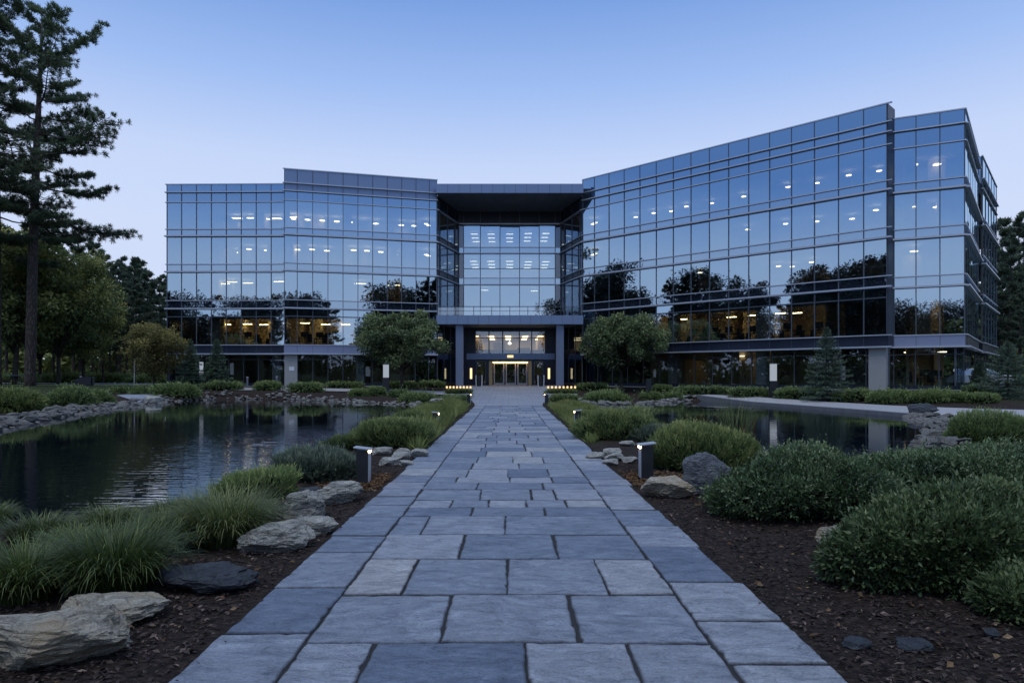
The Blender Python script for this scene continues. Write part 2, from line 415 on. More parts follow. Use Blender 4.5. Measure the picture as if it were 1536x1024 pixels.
def sdist(poly, X, Y):
    X = np.asarray(X, float); Y = np.asarray(Y, float)
    d = np.full(X.shape, 1e9); ins = np.zeros(X.shape, bool)
    n = len(poly)
    for i in range(n):
        ax, ay = poly[i]; bx, by = poly[(i+1) % n]
        ex, ey = bx-ax, by-ay
        t = np.clip(((X-ax)*ex + (Y-ay)*ey)/(ex*ex+ey*ey+1e-12), 0, 1)
        d = np.minimum(d, np.hypot(X-ax-t*ex, Y-ay-t*ey))
        c = (ay > Y) != (by > Y)
        with np.errstate(divide='ignore', invalid='ignore'):
            xi = ax + (Y-ay)*ex/(ey if abs(ey) > 1e-12 else 1e-12)
        ins ^= c & (X < xi)
    return np.where(ins, d, -d)

def smooth_poly(poly, it=2):
    for _ in range(it):
        q = []
        for i in range(len(poly)):
            a = poly[i]; b = poly[(i+1) % len(poly)]
            q.append((a[0]*.75+b[0]*.25, a[1]*.75+b[1]*.25)); q.append((a[0]*.25+b[0]*.75, a[1]*.25+b[1]*.75))
        poly = q
    return poly
POND_L = smooth_poly(POND_L); POND_R = smooth_poly(POND_R, 1)

def base_z(X, Y):
    X = np.asarray(X, float); Y = np.asarray(Y, float)
    yb = np.interp(X, [-90,-29,-19,-6.5,-4,4,6.6,24.3,29,36,45,70], [62,58.5,58,61,63,63,61,44,43,52,60,64])
    rl = np.interp(X, [4, 9], [18, 12])
    t = np.clip((Y-(yb-rl))/rl, 0, 1)
    return -.03 + .68*t

def ground_z(X, Y):
    z = base_z(X, Y)
    X = np.asarray(X, float); Y = np.asarray(Y, float)
    und = .025*np.sin(X*1.7+Y*.9)*np.sin(Y*1.3-X*.6)*np.clip((np.abs(X)-2.0)/.6, 0, 1)
    und = np.where(Y > 40, 0, und)
    z = z + und
    for poly in (POND_L, POND_R):
        d = sdist(poly, X, Y)
        t = np.clip((d+.8)/.8, 0, 1); t = t*t*(3-2*t)
        zin = WZ - .03 - np.clip(d*.4, 0, .7)
        z = np.where(d > 0, zin, z*(1-t) + (WZ-.03)*t)
    return z

def gz(x, y): return float(ground_z(np.array([x]), np.array([y]))[0])

def G(px, py):
    """where the view through a photo pixel meets the terrain"""
    Ys = np.concatenate([np.arange(2.2, 30, .05), np.arange(30, 200, .25)])
    Xs = (px-CX)*Ys/F
    ray = CH - (py-CY)*Ys/F
    gz_ = ground_z(Xs, Ys)
    k = np.argmax(gz_ >= ray) if np.any(gz_ >= ray) else len(Ys)-1
    return float(Xs[k]), float(Ys[k])

def lin(a, b, st): return list(np.arange(a, b, st))
xs = lin(-1500,-300,300)+lin(-300,-60,30)+lin(-60,-26,2)+lin(-26,19,.33)+lin(19,60,2)+lin(60,300,30)+lin(300,1501,300)
ys = lin(-1500,-300,300)+lin(-300,-20,20)+lin(-20,1,3)+lin(1,12,.25)+lin(12,56,.33)+lin(56,80,2)+lin(80,300,20)+lin(300,3001,300)
GX, GY = np.meshgrid(xs, ys)
GZ = ground_z(GX.ravel(), GY.ravel())
near = (np.abs(GX.ravel()) < 14) & (GY.ravel() < 14) & (GY.ravel() > 1)
GZ = GZ + np.where(near & (np.abs(GX.ravel()) > 2.0), RNG.normal(0, .008, GZ.shape), 0)
nx, ny = len(xs), len(ys)
idx = np.arange(nx*ny).reshape(ny, nx)
quads = np.stack([idx[:-1,:-1].ravel(), idx[:-1,1:].ravel(), idx[1:,1:].ravel(), idx[1:,:-1].ravel()], 1)
X_, Y_ = GX.ravel(), GY.ravel()
LAWN_L = [(-1.9,14.5),(-3.2,17),(-4.6,21),(-4.6,37),(-3.2,39),(-2.1,36)]
LAWN_R = [(1.9,16),(3.0,19),(4.8,24),(4.8,37),(3.2,39),(2.1,36)]
lawn = np.zeros(X_.shape)
for Lp in (LAWN_L, LAWN_R): lawn = np.maximum(lawn, np.clip(sdist(Lp, X_, Y_)/.5+.5, 0, 1))
lawn = np.maximum(lawn, np.clip((-X_-27)/2, 0, 1)*np.clip((Y_-50)/3, 0, 1))
lawn = np.maximum(lawn, np.clip((-X_-60)/4, 0, 1))
lawn = np.maximum(lawn, np.clip((X_-26)/2, 0, 1)); lawn = np.maximum(lawn, np.clip((-Y_-4)/3, 0, 1)); lawn = np.maximum(lawn, np.clip((Y_-75)/3, 0, 1))
me = np_mesh('ground', np.stack([X_, Y_, GZ], 1), quads, None, {'lawn': lawn}, True)
tag(link('ground', me, M['ground_soil']), kind='structure')

def flat_poly(poly, z):
    bm = bmesh.new()
    f = bm.faces.new([bm.verts.new((x, y, z)) for x, y in poly])
    bmesh.ops.recalc_face_normals(bm, faces=bm.faces)
    if f.normal.z < 0: bmesh.ops.reverse_faces(bm, faces=[f])
    bmesh.ops.triangulate(bm, faces=bm.faces)
    me = bpy.data.meshes.new('sheet'); bm.to_mesh(me); bm.free(); return me
for poly in (POND_L, POND_R):
    tag(link('pond_water', flat_poly(poly, WZ), M['water']), kind='structure')

def strip(name, left, right, zoff, mat, n=60, m=6, kind='structure'):
    """a paved sheet between two polylines, laid on the terrain"""
    def res(pl, k):
        d = [0]
        for i in range(len(pl)-1): d.append(d[-1]+math.dist(pl[i], pl[i+1]))
        t = np.linspace(0, d[-1], k)
        return np.interp(t, d, [p[0] for p in pl]), np.interp(t, d, [p[1] for p in pl])
    lx, ly = res(left, n); rx, ry = res(right, n)
    V = []
    for j in range(m):
        t = j/(m-1)
        x = lx*(1-t)+rx*t; y = ly*(1-t)+ry*t
        V.append(np.stack([x, y, base_z(x, y)+zoff], 1))
    V = np.concatenate(V); ii = np.arange(n*m).reshape(m, n)
    q = np.stack([ii[:-1,:-1].ravel(), ii[:-1,1:].ravel(), ii[1:,1:].ravel(), ii[1:,:-1].ravel()], 1)
    me = np_mesh(name, V, q, None, None, True)
    bm = bmesh.new(); bm.from_mesh(me); bmesh.ops.recalc_face_normals(bm, faces=bm.faces)
    if sum(f.normal.z for f in bm.faces) < 0: bmesh.ops.reverse_faces(bm, faces=bm.faces)
    bm.to_mesh(me); bm.free()
    return tag(link(name, me, mat), kind=kind)

# ------------------------------------------------------------------ flagstone path
PW, BW = 1.79, .57
def build_path():
    V = []; Fc = []; T1 = []; T2 = []; T3 = []
    rnd = random.Random(11)
    def slab(x0, x1, y0, y1):
        gap = .007
        x0 += gap; x1 -= gap; y0 += gap*1.5; y1 -= gap*1.5
        zt = rnd.uniform(-.004, .004); t1 = min(1, max(0, rnd.gauss(.48, .30))); t2 = rnd.random()
        tx, ty = rnd.uniform(-.003,.003), rnd.uniform(-.003,.003)
        cj = [(rnd.uniform(-.011,.011), rnd.uniform(-.012,.012)) for _ in range(4)]
        c = [(x0+cj[0][0],y0+cj[0][1]),(x1+cj[1][0],y0+cj[1][1]),(x1+cj[2][0],y1+cj[2][1]),(x0+cj[3][0],y1+cj[3][1])]
        out = []
        for i in range(4):
            a = c[i]; b = c[(i+1)%4]; L = math.dist(a, b); k = max(4, int(L/.045))
            nxv, nyv = -(b[1]-a[1])/L, (b[0]-a[0])/L
            ph = rnd.uniform(0, 6)
            for j in range(k):
                t = j/k
                w_ = (.003*math.sin(ph+t*L*9) + .002*math.sin(ph*2+t*L*23) + rnd.uniform(-.003,.003) + (rnd.uniform(.006,.016) if rnd.random() < .05 else 0))
                if j == 0: w_ = .006
                out.append((a[0]+(b[0]-a[0])*t+nxv*w_, a[1]+(b[1]-a[1])*t+nyv*w_))
        n = len(out); cx = (x0+x1)/2; cy = (y0+y1)/2; b0 = len(V)
        rings = ((0.0, -.07), (0.0, -.012), (.006, -.003), (.016, 0.0))
        for ins, dz in rings:
            for (px, py) in out:
                dx, dy = cx-px, cy-py; L = math.hypot(dx, dy)
                s = min(1, ins*1.3/L)
                zz = zt + tx*(px-cx) + ty*(py-cy) + dz
                V.append((px+dx*s, py+dy*s, zz)); T1.append(t1); T2.append(t2); T3.append(.8 if dz < -.01 else (.35 if dz < -.001 else 0.0))
        for r_ in range(3):
            for i in range(n):
                Fc.append((b0+r_*n+i, b0+r_*n+(i+1)%n, b0+(r_+1)*n+(i+1)%n, b0+(r_+1)*n+i))
        Fc.append(tuple(b0+3*n+i for i in range(n)))
    rows = [1.5, 2.4, 3.25, 4.1, 5.0, 5.96, 6.88, 7.8, 8.3, 8.8, 9.6, 10.2, 10.75]
    y = rows[-1]
    while y < 35.6:
        y += rnd.choice([.62, .75, .85, .95, .8]); rows.append(y)
    rows[-1] = 36.0
    fixed = {2: [-.41,.43], 3: [-.41,.43], 4: [-.78,-.01,.74], 5: [-.44,.44], 6: [-.89,-.04], 7: [-.43,.43], 8:[-.6,-.2,.35], 9:[-.3,.3,.75]}
    fixed = {3: [-.41,.43], 4: [-.78,-.01,.74], 5: [-.44,.44], 6: [-.89,-.04], 7: [-.43,.43], 8: [-.72,-.25,.22,.72], 9: [-.38,.3,.62], 10: [-.45,.5], 11: [-.8,.02,.66], 2: [-.8,.1,.7], 1: [-.3,.4]}
    inn = PW-BW
    for i in range(len(rows)-1):
        js = fixed.get(i)
        if js is None:
            js = []; x = -inn + rnd.uniform(.35, .95)
            while x < inn-.32:
                js.append(x); x += rnd.uniform(.48, 1.0)
        e = [-inn]+js+[inn]
        for a, b in zip(e[:-1], e[1:]): slab(a, b, rows[i], rows[i+1])
    for sgn, yy in ((-1, [1.4,2.4,3.35,4.25,5.17,6.2,6.85,7.75]), (1, [1.3,2.1,3.0,3.8,4.46,5.3,6.4,7.3])):
        y = yy[-1]
        while y < 35.4:
            y += rnd.choice([.7,.85,.95,.6]); yy.append(y)
        yy[-1] = 36.0
        for a, b in zip(yy[:-1], yy[1:]):
            ow = PW + rnd.uniform(-.02, .025)
            if sgn < 0: slab(-ow, -inn, a, b)
            else: slab(inn, ow, a, b)
    me = np_mesh('path', V, Fc, None, {'tone': T1, 'tone2': T2, 'edge': T3})
    tag(link('path', me, M['flagstone']), kind='structure')
    b = MB(); b.box(-PW+.01, PW-.01, 1.3, 36.0, -.12, -.016)
    tag(b.build('path_bed', M['joint']), kind='structure')
build_path()
# the path widens into a small forecourt in front of the doors
strip('forecourt', [(-PW,36),(-1.95,39),(-2.5,44.5),(-2.75,48),(-3.1,56),(-4.3,58.6),(-4.9,66.2)], [(PW,36),(1.95,39),(2.5,44.5),(2.75,48),(3.1,56),(4.3,58.6),(4.9,66.2)], .035, M['plaza_paving'], 70, 9)
# ------------------------------------------------------------------ foliage generators (numpy)
def unit(a): return a/np.maximum(np.linalg.norm(a, axis=-1, keepdims=True), 1e-9)
def rand_dirs(r, n): return unit(r.normal(size=(n, 3)))

def leaves(r, c, d, L, W, fold=.25, nrm=None):
    """rhombic folded leaves: base c, axis d, length L, width W (arrays)"""
    n = len(c)
    up = nrm if nrm is not None else unit(r.normal(size=(n, 3))*.6 + np.array([0, 0, 1.0]))
    s = unit(np.cross(d, up)); nn = unit(np.cross(s, d))
    L = np.broadcast_to(L, (n,))[:, None]; W = np.broadcast_to(W, (n,))[:, None]
    mid = c + d*L*.45
    V = np.stack([c, mid + s*W*.5 + nn*W*fold, c + d*L, mid - s*W*.5 + nn*W*fold], 1).reshape(-1, 3)
    b = np.arange(n)[:, None]*4
    Fc = np.concatenate([b+np.array([0,1,2]), b+np.array([0,2,3])], 1).reshape(-1, 3)
    return V, Fc

def lumpf(r, k=7, amp=.10, fr=3.2):
    kv = r.normal(size=(k, 3))*fr; ph = r.uniform(0, 6.28, k); a = r.uniform(.4, 1, k)*amp
    return lambda p: 1 + np.sum(a*np.cos(p@kv.T+ph), -1)/math.sqrt(k)*1.4

def core_mesh(lf, rx, ry, h, s, zc, sub=3):
    bm = bmesh.new(); bmesh.ops.create_icosphere(bm, subdivisions=sub, radius=1)
    V = np.array([v.co[:] for v in bm.verts]); Fc = [[v.index for v in f.verts] for f in bm.faces]; bm.free()
    V = V*lf(V)[:, None]*s*np.array([rx, ry, h]); V[:, 2] = np.maximum(V[:, 2]+zc, -.05)
    return V, Fc

def shrub_mesh(rx, ry, h, kind, n, leaf, seed):
    """a mound of sprigs over a dark core; base at z = 0"""
    r = np.random.default_rng(seed)
    lf = lumpf(r, 8, .17 if kind != 'clipped' else .08, 2.6 if kind != 'clipped' else 3.2)
    d = rand_dirs(r, n*2)
    d = d[d[:, 2] > -.35][:n]; n = len(d)
    if kind == 'clipped': d2 = np.sign(d)*np.abs(d)**.72; d = unit(d2)
    depth = 1 - r.random(n)**2*.22
    zc = h*.30; S = np.array([rx, ry, h*.70])
    rad = lf(d)*depth
    if kind == 'clipped': rad = rad*(1+.13*np.minimum(1, np.abs(d[:, 2]*d[:, 0])*2))
    p = d*rad[:, None]*S; p[:, 2] += zc
    p[:, 2] = np.maximum(p[:, 2], .02+r.random(n)*.05)
    nr = unit(d/S)
    clf = lumpf(r, 10, .5, 9.0)(d)-1
    p = p + nr*(clf*.09*np.minimum(h, .8))[:, None]; p[:, 2] = np.maximum(p[:, 2], .02)
    tone0 = .34 + .26*clf + .30*(p[:, 2]/h-.4) + r.normal(0, .13, n) + (depth-1)*1.6 + .22*(lf(d*1.9+3)-1)*5*.3  # painted shade: tone drops with depth, in hollows and low down
    if kind in ('leafy', 'clipped'):
        k = 7; ax = unit(nr*.9 + np.array([0, 0, .32]) + r.normal(size=(n, 3))*.55); sl = leaf*r.uniform(1.4, 2.8, n)*np.where(r.random(n) < .06, 2.5, 1)
        if kind == 'clipped': k = 5; sl = leaf*r.uniform(.8, 1.6, n)
        Vs, Fs, Ts = [], [], []; off = 0
        side = unit(np.cross(ax, r.normal(size=(n, 3)))); side2 = np.cross(ax, side)
        for j in range(k):
            t = j/(k-1); an = j*2.4 + r.uniform(0, .6, n)
            sd = side*np.cos(an)[:, None] + side2*np.sin(an)[:, None]
            ld = unit(ax*(.35+.6*t) + sd*(.85-.5*t) + np.array([0, 0, .12]))
            V, Fc = leaves(r, p + ax*(sl*(t-.35))[:, None], ld, leaf*r.uniform(.65, 1.2, n), leaf*r.uniform(.34, .5, n), .22)
            Vs.append(V); Fs.append(Fc+off); off += len(V); Ts.append(np.repeat(np.clip(tone0+.16*t+r.normal(0, .06, n), 0, 1), 4))
    else:   # juniper: feathery upward sprays of narrow scale leaves
        k = 8; ax = unit(nr*.75 + np.array([0, 0, .75]) + r.normal(size=(n, 3))*.38); sl = leaf*r.uniform(1.8, 3.8, n)*np.where(r.random(n) < .06, 1.9, 1)
        Vs, Fs, Ts = [], [], []; off = 0
        side = unit(np.cross(ax, r.normal(size=(n, 3)))); side2 = np.cross(ax, side)
        for j in range(k):
            t = j/(k-1); an = j*2.4 + r.uniform(0, .8, n)
            sd = side*np.cos(an)[:, None] + side2*np.sin(an)[:, None]
            ld = unit(ax*1.0 + sd*(.62-.45*t))
            V, Fc = leaves(r, p + ax*(sl*(t*.85-.35))[:, None], ld, leaf*r.uniform(.8, 1.4, n), leaf*.20*r.uniform(.7, 1.3, n), .1)
            Vs.append(V); Fs.append(Fc+off); off += len(V); Ts.append(np.repeat(np.clip(tone0-.12+.34*t+r.normal(0, .05, n), 0, 1), 4))
    V = np.concatenate(Vs); Fc = np.concatenate(Fs); T = np.concatenate(Ts)
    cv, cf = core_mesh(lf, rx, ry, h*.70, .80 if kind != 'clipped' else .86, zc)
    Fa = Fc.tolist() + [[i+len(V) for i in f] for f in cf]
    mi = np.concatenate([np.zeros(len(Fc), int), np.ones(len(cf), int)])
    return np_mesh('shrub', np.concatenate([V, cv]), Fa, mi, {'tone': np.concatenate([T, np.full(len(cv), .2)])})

def grass_mesh(n, R0, H, seed, wid=.009, spread=1.0, seg=5, droop=1.0):
    r = np.random.default_rng(seed)
    a = r.uniform(0, 2*math.pi, n); q = np.sqrt(r.random(n))
    base = np.stack([np.cos(a)*q*R0*.45, np.sin(a)*q*R0*.45, np.zeros(n)], 1)
    az = a + r.normal(0, .55, n)
    lean = (.10 + .75*q*spread)*r.uniform(.5, 1.25, n)
    Ln = H*r.uniform(.75, 1.3, n)
    dh = np.stack([np.cos(az), np.sin(az), np.zeros(n)], 1)
    sd = np.stack([-np.sin(az), np.cos(az), np.zeros(n)], 1)
    bend = droop*r.uniform(.35, 1.5, n)
    Vs = []; T = []
    p = base.copy(); th = lean*.55
    tone = np.clip(r.normal(.42, .16, n), 0, 1)
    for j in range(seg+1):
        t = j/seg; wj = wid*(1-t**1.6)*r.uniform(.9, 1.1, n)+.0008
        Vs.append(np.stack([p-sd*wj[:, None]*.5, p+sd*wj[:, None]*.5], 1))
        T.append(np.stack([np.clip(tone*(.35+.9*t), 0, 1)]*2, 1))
        st = Ln/seg
        p = p + dh*(np.sin(th)*st)[:, None] + np.array([0, 0, 1.0])*(np.cos(th)*st)[:, None]
        p[:, 2] = np.maximum(p[:, 2], .012)
        th = th + bend*(.12+.40*t)
    V = np.stack(Vs, 1)   # n, seg+1, 2, 3
    V = V.reshape(-1, 3); T = np.stack(T, 1).reshape(-1)
    b = np.arange(n)[:, None, None]*(seg+1)*2 + np.arange(seg)[None, :, None]*2
    Fc = (b + np.array([0, 1, 3, 2])).reshape(-1, 4)
    return np_mesh('grass', V, Fc, None, {'tone': T})

def limb(mb, a, b, r0, r1, sag=0.0, rnd=random, n=5, seg=6, wob=.03):
    a = Vector(a); b = Vector(b); L = (b-a).length
    pts = []; rad = []
    for i in range(n+1):
        t = i/n
        p = a.lerp(b, t) + Vector((rnd.uniform(-wob, wob)*L, rnd.uniform(-wob, wob)*L, sag*L*math.sin(math.pi*t)))*(1 if 0 < i < n else 0)
        pts.append(p); rad.append(r0*(1-t)+r1*t)
    mb.tube(pts, rad, seg, 0, True); return pts

def broadleaf(H, W, trunk_h, seed, nclump=70, per=110, leaf=.13, trunk_r=None, low=.12, flat=1.0, lump=.16):
    """returns (trunk mesh, crown mesh); crown ellipsoid from trunk_h*... up to H"""
    r = np.random.default_rng(seed); rnd = random.Random(seed)
    tr = trunk_r or H*.022
    cz0 = trunk_h; cz = (cz0+H)/2; rz = (H-cz0)/2; rw = W/2
    lf = lumpf(r, 8, lump, 2.0)
    cl = []
    while len(cl) < nclump:
        d = rand_dirs(r, 1)[0]; u = r.random()**.36
        p = d*u*lf(d[None])[0]*np.array([rw, rw, rz])*.86
        if p[2] < 0: p[:2] *= (1 + .10*p[2]/rz)
        cl.append(p + np.array([0, 0, cz]))
    cl = np.array(cl)
    mb = MB()
    top = (rnd.uniform(-.05, .05)*W, rnd.uniform(-.05, .05)*W, cz0+.62*(H-cz0))
    mb.tube([(0,0,-.15),(0,0,.12*trunk_h),(top[0]*.3,top[1]*.3,cz0),(top[0]*.7,top[1]*.7,(cz0+top[2])/2),top], [tr*1.5,tr*1.05,tr*.85,tr*.55,tr*.2], 10)
    for p in cl[::2]:
        h0 = cz0*.85 + rnd.random()*.4*max(.1, p[2]-cz0)
        f = max(0, min(1, (h0-cz0)/(top[2]-cz0)))
        limb(mb, (top[0]*f, top[1]*f, h0), p, tr*.42*(1-.5*f), tr*.06, rnd.uniform(-.05,.08), rnd, 4, 5)
    tm = mb.mesh('trunk', True)
    n = nclump*per
    cr = (.13+.17*r.random(nclump)**1.5)*min(rw, rz)*1.3
    ci = np.repeat(np.arange(nclump), per)
    d = rand_dirs(r, n); q = r.random(n)**.4
    c = cl[ci] + d*(cr[ci]*q)[:, None]*np.array([1.15, 1.15, .75*flat])
    ld = unit(d*.8 + r.normal(size=(n, 3))*.6 + np.array([0, 0, -.15]))
    out = (c-np.array([0, 0, cz]))/np.array([rw, rw, rz]); od = np.linalg.norm(out, axis=1)
    tone = np.clip(.04 + .36*np.clip(od, 0, 1.1) + .20*d[:, 2] + .16*out[:, 2] + r.normal(0, .13, nclump)[ci] + r.normal(0, .10, n), 0, 1)  # shading put into tone: darker inside, lighter outside and on top
    V, Fc = leaves(r, c, ld, leaf*r.uniform(.7, 1.3, n), leaf*r.uniform(.45, .7, n), .18)
    kz = H/np.percentile(V[:, 2], 99.6); kr = (W/2)/np.percentile(np.hypot(V[:, 0], V[:, 1]), 98.5)
    V = V*np.array([kr, kr, kz]); tm.transform(Matrix.Diagonal((kr, kr, kz, 1)))
    return tm, np_mesh('crown', V, Fc, None, {'tone': np.repeat(tone, 4)})

def pine(H, start, spread, seed, nb=36, tufts=11, needles=34, nl=.36, nw=.035, tr=None, lean=0.0, prof=1.0, droop=0.0, gap=.35):
    """tall pine: bare trunk, irregular spreading limbs with needle tufts on their outer parts"""
    r = np.random.default_rng(seed); rnd = random.Random(seed)
    tr = tr or H*.0125
    mb = MB()
    tp = [(0,0,-.3),(0,0,.02*H),(lean*.2,.0,.3*H),(lean*.5+rnd.uniform(-.1,.1),rnd.uniform(-.1,.1),.6*H),(lean*.8+rnd.uniform(-.15,.15),rnd.uniform(-.15,.15),.85*H),(lean,0,.985*H)]
    mb.tube(tp, [tr*1.25,tr*1.02,tr*.9,tr*.68,tr*.32,tr*.06], 12)
    def trunk_at(z):
        zs = [p[2] for p in tp]; return np.array([np.interp(z, zs, [p[0] for p in tp]), np.interp(z, zs, [p[1] for p in tp]), z])
    tc = []; td = []; tt = []
    az = rnd.uniform(0, 6)
    for i in range(nb):
        u = (i+rnd.uniform(-.3,.3))/nb; u = min(max(u, 0), 1)
        z = start*H + (H*.985-start*H)*u
        Lb = spread*((1-u)**prof*.93+.07)*rnd.uniform(.45, 1.15)*(1 if u > .06 else .8)
        az += 2.4 + rnd.uniform(-.6, .6)
        el = -.10 + .75*u**1.3 + rnd.uniform(-.14, .14) - droop*(1-u)
        a = trunk_at(z); dirv = np.array([math.cos(az)*math.cos(el), math.sin(az)*math.cos(el), math.sin(el)])
        pts = []
        for k in range(7):
            t = k/6
            pts.append(a + dirv*Lb*t + np.array([0, 0, (-.11*math.sin(math.pi*t*.9)+.13*t*t)*Lb]) + r.normal(0, .012*Lb, 3)*(t > 0))
        rr = max(.018, tr*.30*(Lb/spread)**.7)
        mb.tube([tuple(p) for p in pts], [rr*(1-.85*k/6) for k in range(7)], 5)
        m = max(3, int(tufts*Lb/spread))
        for k in range(m):
            t = gap + (1-gap)*(k+rnd.random()*.6)/m; t = min(t, 1)
            f = t*6; j = min(5, int(f)); p = pts[j]*(1-(f-j)) + pts[j+1]*(f-j)
            lat = np.cross(dirv, [0, 0, 1.0]); lat = lat/np.linalg.norm(lat)
            for sgn in ((-1, 1) if t < .93 else (0,)):
                tl = Lb*(.09+.19*(1-abs(t-.6)))*rnd.uniform(.45, 1.2)
                q = p + lat*sgn*tl + dirv*tl*.55 + np.array([0, 0, tl*rnd.uniform(-.05, .35)])
                if sgn: mb.tube([tuple(p), tuple((p+q)/2+np.array([0,0,-.03*tl])), tuple(q)], [rr*.3, rr*.22, rr*.1], 4, 0, False)
                ns = 3 if sgn else 2
                for s in range(ns):
                    g_ = (s+.8)/ns if sgn else 1-s*.1
                    tc.append(p+(q-p)*g_ + r.normal(0, .05, 3)); td.append(unit((q-p)+dirv*.3+np.array([0, 0, .35]))); tt.append(u)
    tc = np.array(tc); td = np.array(td); N = len(tc)
    ti = np.repeat(np.arange(N), needles)
    n = len(ti)
    d = unit(td[ti]*.65 + rand_dirs(r, n)*1.0 + np.array([0, 0, .22]))
    c = tc[ti] + rand_dirs(r, n)*nl*.28
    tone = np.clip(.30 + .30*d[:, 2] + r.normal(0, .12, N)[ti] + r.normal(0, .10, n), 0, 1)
    V, Fc = leaves(r, c, d, nl*r.uniform(.6, 1.15, n), nw*r.uniform(.7, 1.3, n), .05)
    return mb.mesh('trunk', True), np_mesh('crown', V, Fc, None, {'tone': np.repeat(tone, 4)})

def spruce(H, W, seed, tiers=17, nl=.10, nw=.022, dens=1.0):
    r = np.random.default_rng(seed); rnd = random.Random(seed)
    mb = MB(); tr = H*.016
    mb.tube([(0,0,-.15),(0,0,.1*H),(0,0,.6*H),(0,0,H*.99)], [tr*1.3,tr,tr*.55,.01], 8)
    C = []; D = []; T = []
    for i in range(tiers):
        u = i/(tiers-1); z = H*(.09+.87*u**.95)
        Lb = W/2*((1-u)**.85*.95+.05)
        m = max(4, int(11*(1-u)+5)); a0 = rnd.random()*6
        for k in range(m):
            az = a0 + k*2*math.pi/m + rnd.uniform(-.2, .2); L = Lb*rnd.uniform(.72, 1.15)
            el = -.25+.75*u + rnd.uniform(-.1, .1)
            dv = np.array([math.cos(az)*math.cos(el), math.sin(az)*math.cos(el), math.sin(el)])
            e = np.array([0, 0, z]) + dv*L + np.array([0, 0, .08*L])
            mb.tube([(0,0,z), tuple(np.array([0,0,z])+dv*L*.5+np.array([0,0,-.05*L])), tuple(e)], [tr*.25, tr*.16, .006], 4, 0, False)
            nn = int((40+150*L/(W/2))*dens)
            t = r.random(nn)**.6
            lat = np.array([-math.sin(az), math.cos(az), 0])
            sp = r.uniform(-1, 1, nn)*.34*L*(1-t*.75)
            c = np.array([0, 0, z]) + dv*L*t[:, None] + lat*sp[:, None] + np.array([0, 0, 1.0])*(.08*L*t*t - np.abs(sp)*.25 + r.normal(0, .025, nn))[:, None]
            C.append(c); D.append(unit(dv*.8 + lat*np.sign(sp)[:, None]*.7 + r.normal(size=(nn, 3))*.5 + np.array([0, 0, .15])))
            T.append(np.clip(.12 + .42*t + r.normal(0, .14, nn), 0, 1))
    C = np.concatenate(C); D = np.concatenate(D); T = np.concatenate(T); n = len(C)
    V, Fc = leaves(r, C, D, nl*r.uniform(.7, 1.4, n), nw*r.uniform(.7, 1.3, n), .1)
    return mb.mesh('trunk', True), np_mesh('crown', V, Fc, None, {'tone': np.repeat(T, 4)})

def add_tree(name, meshes, loc, label, cat='tree', group=None, leafm='leaf_tree', barkm='bark_tree', rz=0.0, sc=(1, 1, 1)):
    t = empty(name, loc, rz); t.scale = sc
    for nm, me, mt in (('trunk', meshes[0], barkm), ('crown', meshes[1], leafm)):
        o = link(nm, me, None if len(me.materials) else M[mt], t)
    return tag(t, label, cat, group)

# ------------------------------------------------------------------ rocks
def rock_mesh(seed, sx, sy, sz, cuts=9, sub=4, rough=.06, keep=.62):
    rnd = random.Random(seed)
    bm = bmesh.new(); bmesh.ops.create_icosphere(bm, subdivisions=sub, radius=1)
    pl = []
    for _ in range(cuts):
        n = Vector((rnd.gauss(0,1), rnd.gauss(0,1), rnd.gauss(0,.8))).normalized()
        pl.append((n, rnd.uniform(keep-.06, .86)))
    pl.append((Vector((rnd.uniform(-.15,.15), rnd.uniform(-.15,.15), 1)).normalized(), rnd.uniform(.6, .85)))
    off = Vector((rnd.uniform(0,50), rnd.uniform(0,50), rnd.uniform(0,50)))
    for v in bm.verts:
        p = v.co.copy()
        for n, d in pl:
            t = p.dot(n)-d
            if t > 0: p -= n*t*1.0
        q = p*1.0
        s = mnoise.fractal(q*1.6+off, 1.0, 2.0, 4)*rough*1.5 + (abs(mnoise.noise(Vector((q.x*2.4, q.y*2.4, q.z*6))+off))-.25)*rough*1.3 + (abs(mnoise.noise(q*6.5+off))-.2)*rough*.9 + mnoise.fractal(q*15+off, 1, 2, 2)*rough*.28
        p += p.normalized()*s
        v.co = Vector((p.x*sx, p.y*sy, p.z*sz))
    zmin = min(v.co.z for v in bm.verts)
    for v in bm.verts: v.co.z -= zmin + .28*sz
    me = bpy.data.meshes.new('rock'); bm.to_mesh(me); bm.free()
    me.polygons.foreach_set('use_smooth', [True]*len(me.polygons))
    try: me.set_sharp_from_angle(angle=R(32))
    except Exception: pass
    return me

def place_rock(px, pb, wpx, hpx, label, mat, seed, depth=.75, rz=0, name='boulder', group=None, cuts=9, keep=.62, cat='rock', sub=5):
    x, y = G(px, pb)
    W_ = wpx*y/F; H_ = hpx*y/F*.92
    # the silhouette includes some of the top seen from above
    see = max(.02, (CH)/y*W_*depth*.6); H = max(H_-see*.55, .3*H_, .03)
    me = rock_mesh(seed, W_*.62, W_*.62*depth, H*.86, cuts+4, sub if wpx > 40 else 4, .075, keep)
    yc = y + W_*.42*depth
    o = link(name, me, M[mat], None, (x*yc/y, yc, gz(x*yc/y, yc)))
    o.rotation_euler = (0, 0, rz)
    return tag(o, label, cat, group)
